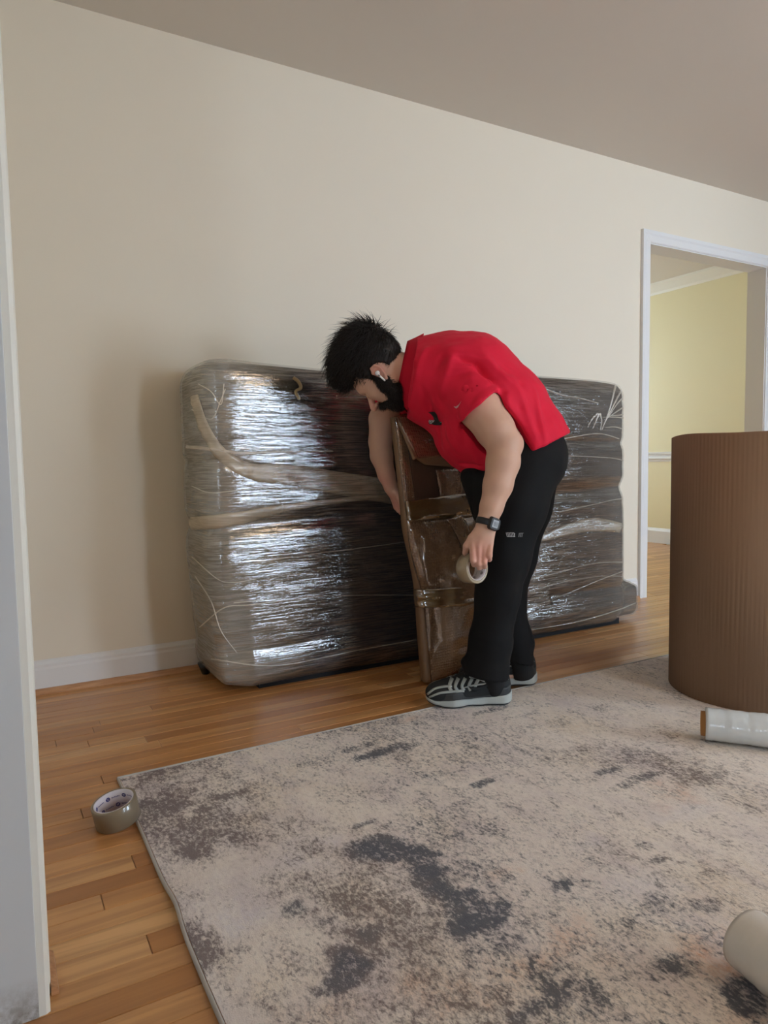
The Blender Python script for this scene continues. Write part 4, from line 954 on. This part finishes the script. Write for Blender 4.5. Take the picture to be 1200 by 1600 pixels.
FA = .35; v = folds(v, nr, seg); v += nr*(.008*(fbm(v*np.array([8,8,6]), 3)-.5))[:,None]
mk('trousers', v, q, M_BLK, person); TB = bvh_of(v, q); tr_ = bpy.data.objects['trousers']
lt = []
for i in range(6): x = 791+i*2.3; lt += strip2((x, 832), (x+1.6, 838.6), 1.0, 1)
for i in range(5): x = 792+i*2.3; lt += strip2((x, 832.3), (x+1.3, 832.3), .8, 1)+strip2((x+1.2, 838.2), (x+2.6, 838.2), .8, 1)
lt += strip2((804.2,833),(803,838.5),.8,1)
lt2 = []
for x in (811,813.4,815.6): lt2 += strip2((x,833),(x-.8,838.8),1.0,1)
lt2 += strip2((810.5,833),(817.5,832.8),.8,1)
decal('thigh_lettering', lt, mat('silver_print', (.42,.42,.42), .5), tr_, TB, .002); decal('thigh_lettering', lt2, mat('dim_silver_print', (.20,.20,.20), .5), tr_, TB, .002)
M_SOCK = mat('black_sock', (.01,.01,.011), .9)
for xa, ya, D_, fx, fy in ((768,1030,2.378,772,1101),(812,1015,2.575,817,1074)):
    g_ = FLR(fx, fy); v_, f_ = tube_between(np.array([g_[0],g_[1],.050]), P(xa,ya,D_), .043, .043, 32); mk('sock', v_, f_, M_SOCK, person)
# ---- wrist watch
wa = P(768,792,2.21); wb_ = P(757,830,2.203); wx = wb_-wa; wx /= np.linalg.norm(wx); wc = P(762.5,817.5,2.205)
wn = -CV*.86+CR*.42; wn -= (wn@wx)*wx; wn /= np.linalg.norm(wn); ws = np.cross(wx, wn); ws = ws if ws@CR > 0 else -ws
v = []; f = []; K = 48; 
M_RUB = mat('black_resin', (.010,.010,.012), .38)
for zz, rr in ((-.0095,.0355),(-.0105,.0385),(-.0075,.0400),(.0075,.0400),(.0105,.0385),(.0095,.0355)):
    for k in range(K): A = 2*math.pi*k/K; v.append(wc+wx*zz+ws*(rr*1.0*math.cos(A))+wn*(rr*.90*math.sin(A)))
for i in range(6):
    for k in range(K): j = (i+1)%6; f.append((i*K+k, i*K+(k+1)%K, j*K+(k+1)%K, j*K+k))
watch = mk('wristwatch', v, f, M_RUB, person)
def plate(name, c, ex, ey, ez, w_, h_, t_, m, parent, r=.3, top=1.):
    pts = []
    for sx, sy, a0 in ((1,1,0),(-1,1,1),(-1,-1,2),(1,-1,3)):
        for a in np.linspace(0, math.pi/2, 5): A = a0*math.pi/2+a; pts.append((sx*(w_/2-r*w_/2)+r*w_/2*math.cos(A), sy*(h_/2-r*w_/2)+r*w_/2*math.sin(A)))
    v = [c+ex*x+ey*y for x, y in pts]+[c+ex*x*top+ey*y*top+ez*t_ for x, y in pts]; n_ = len(pts)
    return mk(name, v, [(i,(i+1)%n_,n_+(i+1)%n_,n_+i) for i in range(n_)]+[tuple(range(n_))[::-1], tuple(range(n_,2*n_))], m, parent, False)
cc = wc+wn*.030
plate('watch_case', cc, ws, wx, wn, .040, .042, .0115, M_RUB, watch, .45, .82); f0 = plate('watch_face', cc+wn*.0112, ws, wx, wn, .021, .024, .0010, mat('lcd_face', (.42,.46,.50), .2, spec=.6), watch, .2)
DIG = MB(); 
for ix, x in enumerate((-.0055,-.001,.0045)):
    for a, b, c_, d in ((x,x+.003,.006,.0068),(x,x+.003,.000,.0008),(x,x+.003,-.006,-.0052),(x,x+.0007,-.006,.0064),(x+.0023,x+.003,-.006,.0064)): 
        v_ = [cc+wn*.0126+ws*p_+wx*q_ for p_, q_ in ((a,c_),(b,c_),(b,d),(a,d))]; DIG.add(v_, [(0,1,2,3)])
mk('digits', DIG.v, DIG.f, mat('lcd_ink', (.04,.05,.06), .4), watch, False)
# ---- earbud
M_EB = mat('white_earbud', (.85,.85,.86), .2, coat=.5)
s = SDF(H(-.005,-.01,.085)-.04, H(-.005,-.01,.085)+.04, .0012)
s.add(EL(H(-.006,.006,.090), (HF,HU,HS), (.0085,.0085,.007)), .001); s.add(RC(H(-.005,.002,.095), H(-.001,-.026,.095), .0036, .0030), .003)
v, q = s.mesh(); eb = mk('earbud', v, q, M_EB, person)
v_, f_ = tube_between(H(-.005,.000,.0975), H(-.004,-.007,.0975), .0016, n=12); mk('earbud_vent', v_, f_, mat('black_vent', (.01,.01,.01), .5), eb)
# ---- hair and beard: dark cap grown from the skull, then single locks
M_HAIR = mat('dark_brown_hair', (.012,.008,.006), .55, spec=.35); n = N(M_HAIR)
def cap(prims, h=.003, cuts=(), noise_=.006, fr=45):
    lo = H(0,0,0)-.25; s = SDF(lo, lo+.5, h)
    for pr, k in prims: s.add(pr, k)
    for pr, k in cuts: s.sub(pr, k)
    v, q = s.mesh(); v = smooth(v, q, 2); nr = normals(v, q); v = v+nr*(noise_*(fbm(v*fr, 3)-.35))[:,None]; return v, q, normals(v, q)
E_ = lambda a,b,c,ra,rb,rc: EL(H(a,b,c), (HF,HU,HS), (ra*hs,rb*hs,rc*hs))
hv, hq, hn = cap([(E_(-.006,.056,0,.103,.096,.080),.0),(E_(-.020,.098,0,.088,.088,.078),.02),(E_(.020,.118,0,.088,.072,.074),.02),(E_(.062,.110,0,.058,.060,.060),.02),(RC(H(.020,.045,.070), H(.012,.008,.069), .018, .009),.01),(RC(H(.020,.045,-.070), H(.012,.008,-.069), .018, .009),.01)],
    cuts=[(E_(.108,.000,0,.072,.070,.12),.012),(RC(H(-.010,.004,.06), H(-.012,.006,.12), .030, .030),.006),(RC(H(-.010,.004,-.06), H(-.012,.006,-.12), .030, .030),.006),(E_(-.04,-.085,0,.12,.075,.12),.015)])
hair = mk('hair', hv, hq, M_HAIR, person)
bv, bq, bn = cap([(RC(H(.010,-.028,.060), H(.020,-.060,.050), .020, .026),.0),(RC(H(.010,-.028,-.060), H(.020,-.060,-.050), .020, .026),.0),(RC(H(.020,-.062,.046), H(.056,-.084,.016), .026, .027),.015),(RC(H(.020,-.062,-.046), H(.056,-.084,-.016), .026, .027),.015),(RC(H(.054,-.084,.016), H(.054,-.084,-.016), .030, .030),.015),
    (RC(H(.100,-.050,.020), H(.072,-.066,.034), .007, .013),.01),(RC(H(.100,-.050,-.020), H(.072,-.066,-.034), .007, .013),.01),(RC(H(.102,-.048,-.018), H(.102,-.048,.018), .006, .006),.01),(RC(H(.014,.012,.070), H(.020,-.030,.060), .010, .022),.008),(RC(H(.012,.010,-.069), H(.010,-.030,-.064), .009, .016),.008)],
    cuts=[(E_(.112,-.064,0,.016,.006,.02),.003)], noise_=.005, fr=70)
beard = mk('beard', bv, bq, M_HAIR, person)
def locks(name, V, Q, NR, count, flow, length, width, parent, seed=3, lift=.4, keep=None, kind=None):
    r = np.random.default_rng(seed); c = V[Q].mean(1); nq = NR[Q].mean(1); ar = np.linalg.norm(np.cross(V[Q[:,2]]-V[Q[:,0]], V[Q[:,3]]-V[Q[:,1]]), axis=1)
    if keep is not None: ar = ar*keep(c)
    idx = r.choice(len(c), count, p=ar/ar.sum()); p = c[idx]+r.normal(0, .0012, (count,3)); nn_ = nq[idx]/np.linalg.norm(nq[idx], axis=1)[:,None]
    fl = flow(p, r); fl = fl-(fl*nn_).sum(1)[:,None]*nn_; fl /= np.linalg.norm(fl, axis=1)[:,None]+1e-9
    L_ = length(p, r)[:,None]; d0 = fl*(1-lift)+nn_*lift+r.normal(0, .22, (count,3)); d0 /= np.linalg.norm(d0, axis=1)[:,None]
    bend = fl*.7-nn_*.25+r.normal(0, .18, (count,3)); n_ = 5; pts = [p-nn_*.002]
    for i in range(1, n_): t = i/(n_-1); pts.append(p+(d0*t+bend*t*t*.6)*L_)
    side = np.cross(d0, nn_); side /= np.linalg.norm(side, axis=1)[:,None]+1e-9; w_ = width*r.uniform(.6, 1.4, (count,1)); V2 = []; 
    for i, pt in enumerate(pts):
        ww = w_*(1-(i/(n_-1))**1.6)+.00015; V2 += [pt+side*ww, pt+nn_*ww*.7, pt-side*ww]
    V2 = np.stack(V2, 1).reshape(-1,3); f = []
    b = np.arange(count)[:,None]*(3*n_); fs = []
    for i in range(n_-1):
        for k in range(3): fs.append(np.concatenate([b+i*3+k, b+i*3+(k+1)%3, b+(i+1)*3+(k+1)%3, b+(i+1)*3+k], 1))
    o = mk(name, V2, np.concatenate(fs), M_HAIR, parent); o['kind'] = 'stuff'; return o
K0 = H(-.095,.10,.0)
def flow_h(p, r):
    d = p-K0; d = d+HF*.10; return d+r.normal(0, .03, p.shape)
def top_amt(p): return np.clip(((p-HO)@HU-.035)/.06, 0, 1)
locks('hair_locks', hv, hq, hn, 5200, flow_h, lambda p, r: (.012+.034*top_amt(p))*r.uniform(.5,1.25,len(p)), .0011, hair, 3, .22)
locks('hair_locks', hv, hq, hn, 260, flow_h, lambda p, r: .045*r.uniform(.6,1.2,len(p)), .0014, hair, 5, .55, keep=lambda c: np.exp(-(((c-H(-.085,.13,.0))**2).sum(1))/.05**2)+.03*top_amt(c))
locks('hair_locks', hv, hq, hn, 400, lambda p, r: HF[None]*1+HU[None]*.2+p*0, lambda p, r: .040*r.uniform(.5,1.1,len(p)), .0014, hair, 6, .3, keep=lambda c: np.exp(-(((c-H(.09,.11,.01))**2).sum(1))/.045**2))
locks('beard_hairs', bv, bq, bn, 6500, lambda p, r: (HF*.5-HU*.8)[None]+p*0, lambda p, r: .010*r.uniform(.5,1.4,len(p)), .0007, beard, 4, .5)
# eyebrows and lashes
for c in (1,-1):
    v_ = []; f_ = []; 
    for i in range(9):
        t = i/8; a = H(.099-.018*t**2,.027+.006*math.sin(t*3)-.004*t, c*(.012+.040*t)); 
        for k in range(6): A = 2*math.pi*k/6; v_.append(a+HF*(.0028*math.cos(A))+HU*(.0045*math.sin(A)*(1-.6*t)))
    for i in range(8):
        for k in range(6): f_.append((i*6+k, i*6+(k+1)%6, (i+1)*6+(k+1)%6, (i+1)*6+k))
    mk('eyebrow', v_, f_, M_HAIR, person)
    v_ = []; f_ = []
    for i in range(9):
        t = i/8; a = H(.0925-.008*(2*t-1)**2,.0005, c*(.018+.027*t)); 
        for k in range(5): A = 2*math.pi*k/5; v_.append(a+HF*(.0013*math.cos(A))+HU*(.0012*math.sin(A)))
    for i in range(8):
        for k in range(5): f_.append((i*5+k, i*5+(k+1)%5, (i+1)*5+(k+1)%5, (i+1)*5+k))
    mk('eyelashes', v_, f_, M_HAIR, person)
# ---- trail shoes
M_SOLE = mat('pale_grey_sole', (.42,.45,.43), .6); M_SBL = mat('black_shoe_mesh', (.012,.014,.015), .8); M_SGR = mat('grey_shoe_overlay', (.36,.39,.37), .45); M_RBR = mat('black_outsole', (.015,.016,.016), .6); M_LACE = mat('black_lace', (.008,.008,.008), .7)
M_MID = mat('dark_grey_mudguard', (.035,.038,.04), .55)
def shoe_at(heel, toe, side, z0):
    heel = np.array([heel[0], heel[1], 0.]); toe = np.array([toe[0], toe[1], 0.]); U = toe-heel; Lc = np.linalg.norm(U); U /= Lc; S_ = np.array([-U[1], U[0], 0]); S_ = S_ if S_@(-CV) > 0 else -S_; Z = np.array([0,0,1.])
    Q_ = lambda u, w_, z: heel+U*(u*Lc/.300)+S_*w_+Z*(z+z0)
    k_ = Lc/.300; AX = (U, S_, Z)
    sh = mk_sh = None
    box_lo = np.minimum(heel, toe)-.10; box_hi = np.maximum(heel, toe)+.10; box_lo[2] = z0-.01; box_hi[2] = z0+.17
    # upper
    s = SDF(box_lo, box_hi, .0022)
    s.add(EL(Q_(.245,.0,.040), AX, (.052,.047,.036)), .02); s.add(EL(Q_(.19,.0,.045), AX, (.07,.047,.048)), .02); s.add(EL(Q_(.12,0,.06), AX, (.075,.042,.052)), .02)
    s.add(EL(Q_(.055,0,.058), AX, (.052,.037,.052)), .02); s.add(RC(Q_(.042,0,.09), Q_(.10,0,.088), .031, .034), .015); s.add(RC(Q_(.10,0,.085), Q_(.165,0,.078), .030, .026), .02)
    s.cut(Q_(0,0,.018), (0,0,-1)); s.sub(EL(Q_(.065,0,.118), AX, (.046,.027,.035)), .005)
    v, q = s.mesh(); v = smooth(v, q, 2); up = mk('sneaker', v, q, M_SBL, person); ub = bvh_of(v, q)
    # sole in layers
    def slab(nm, zb, zt, grow, m, u0=0, u1=.3, curve=.0):
        s = SDF(box_lo, box_hi, .0022)
        for a, b in (((.042,0,.040),(.12,-.0,.034)), ((.12,0,.034),(.205,.003,.050)), ((.205,.003,.050),(.252,0,.042))):
            A = Q_(a[0],a[1],0); B = Q_(b[0],b[1],0); ba = (B-A)[:2]; L = ba@ba; ra, rb = a[2]+grow, b[2]+grow
            def fn(x, y, z, A=A, ba=ba, L=L, ra=ra, rb=rb):
                px, py = x-A[0], y-A[1]; t = np.clip((px*ba[0]+py*ba[1])/L, 0, 1); d2 = np.sqrt((px-t*ba[0])**2+(py-t*ba[1])**2)-(ra+(rb-ra)*t)
                uu = ((x-heel[0])*U[0]+(y-heel[1])*U[1])/k_; lift = np.clip((uu-.23)/.07, 0, 1.2)**2*.016+np.clip((.03-uu)/.03, 0, 1)**2*.006
                cz = (zb(uu)+zt(uu))/2+lift+z0; hz = (zt(uu)-zb(uu))/2; dz = np.abs(z-cz)-hz; r_ = .004
                return np.sqrt(np.maximum(d2+r_, 0)**2+np.maximum(dz+r_, 0)**2)+np.minimum(np.maximum(d2+r_, dz+r_), 0)-r_
            s.op((fn, box_lo, box_hi), .012)
        v, q = s.mesh(); v = smooth(v, q, 1); return mk(nm, v, q, m, up)
    slab('outsole', lambda u: 0*u, lambda u: .008+0*u, -.001, M_RBR)
    slab('midsole', lambda u: .005+0*u, lambda u: .025+.013*np.clip((.12-u)/.12, 0, 1)-.009*np.clip((u-.2)/.08, 0, 1), .002, M_SOLE)
    slab('mudguard', lambda u: .024+.008*np.clip((.12-u)/.12,0,1)-.010*np.clip((u-.2)/.08,0,1), lambda u: .050+.014*np.clip((.12-u)/.12,0,1)-.010*np.clip((u-.2)/.08,0,1), -.0015, M_MID)
    # overlays laid on the near side of the upper; their outline given in shoe length and height
    def lay(nm, pts, w_, m, sgn=1, off=.0018, n_=16):
        c = catmull([(a, b) for a, b in pts], n_); v = []; f = []; cnt = 0
        for i in range(n_):
            t = c[min(i+1,n_-1)]-c[max(i-1,0)]; t /= np.linalg.norm(t)+1e-9; s2 = np.array([-t[1], t[0]]); ww = np.interp(i/(n_-1), np.linspace(0,1,len(np.atleast_1d(w_))), np.atleast_1d(w_)); row = []
            for k in range(3):
                p = c[i]+s2*(k/2-.5)*ww; o_ = Q_(p[0], .12*sgn, p[1]+.0); dr = -S_*sgn-Z*.25; o_ = o_+Z*.03; hh = ub.ray_cast(Vector(o_), Vector(dr).normalized())
                row.append(None if hh[0] is None else np.array(hh[0])+np.array(hh[1])*(off if np.array(hh[1])@(-dr) > 0 else -off))
            if any(r_ is None for r_ in row): continue
            v += row; cnt += 1
        for i in range(cnt-1):
            for k in range(2): f.append((i*3+k, i*3+k+1, (i+1)*3+k+1, (i+1)*3+k))
        if cnt > 1:
            o = mk(nm, v, f, m, up); md = o.modifiers.new('thick', 'SOLIDIFY'); md.thickness = .0016; md.offset = 0
    for sgn in (1,-1):
        lay('overlay', [(.02,.088),(.05,.078),(.085,.080),(.12,.094),(.15,.098)], [.018,.022,.024,.018], M_SGR, sgn)
        lay('overlay', [(.295,.030),(.27,.052),(.24,.060),(.21,.062)], [.006,.007,.008], M_SGR, sgn)
        lay('overlay', [(.285,.026),(.25,.040),(.20,.044),(.17,.046)], [.006,.008,.010], M_SGR, sgn)
        for u in (.225,.205,.183,.160,.138): lay('overlay', [(u-.012,.046),(u-.006,.062),(u-.020,.088)], [.012,.010,.011], M_SGR, sgn, n_=9)
        lay('side_tick', [(.155,.060),(.135,.050),(.105,.058),(.065,.082)], [.002,.016,.013,.002], M_SBL, sgn, .0034)
        lay('overlay', [(.17,.056),(.135,.064),(.10,.068),(.06,.070)], [.004,.006,.006,.004], M_SGR, sgn, .0026)
    for i, u in enumerate((.128,.146,.163,.180,.197,.212)):
        zt = .108-.0065*i; v_ = []; pth = catmull([Q_(u,-.026,zt-.018), Q_(u+.003,-.012,zt), Q_(u+.004,.0,zt+.004), Q_(u+.003,.012,zt), Q_(u,.026,zt-.018)], 14); f_ = []
        for j, pt in enumerate(pth):
            for k in range(6): A = 2*math.pi*k/6; v_.append(pt+U*(.0032*math.cos(A))+Z*(.0024*math.sin(A)))
        for j in range(13):
            for k in range(6): f_.append((j*6+k, j*6+(k+1)%6, (j+1)*6+(k+1)%6, (j+1)*6+k))
        mk('lace', v_, f_, M_LACE, up)
    for s1 in (1,-1):
        pth = catmull([Q_(.125,0,.112), Q_(.135,s1*.018,.132), Q_(.160,s1*.028,.128), Q_(.150,s1*.020,.108), Q_(.130,0,.110)], 24); v_ = []; f_ = []
        for j, pt in enumerate(pth):
            for k in range(5): A = 2*math.pi*k/5; v_.append(pt+U*(.0022*math.cos(A))+Z*(.0022*math.sin(A)))
        for j in range(23):
            for k in range(5): f_.append((j*5+k, j*5+(k+1)%5, (j+1)*5+(k+1)%5, (j+1)*5+k))
        mk('lace', v_, f_, M_LACE, up)
    return up
h_, t_ = FLR(800,1101), FLR(663,1105); shoe_at(h_, t_, 1, RT+.0035)
h_, t_ = FLR(839,1071), FLR(839,1071)+(FLR(663,1105)-FLR(800,1101))/np.linalg.norm(FLR(663,1105)-FLR(800,1101))*.30; shoe_at(h_, t_, 1, RT+.0035)
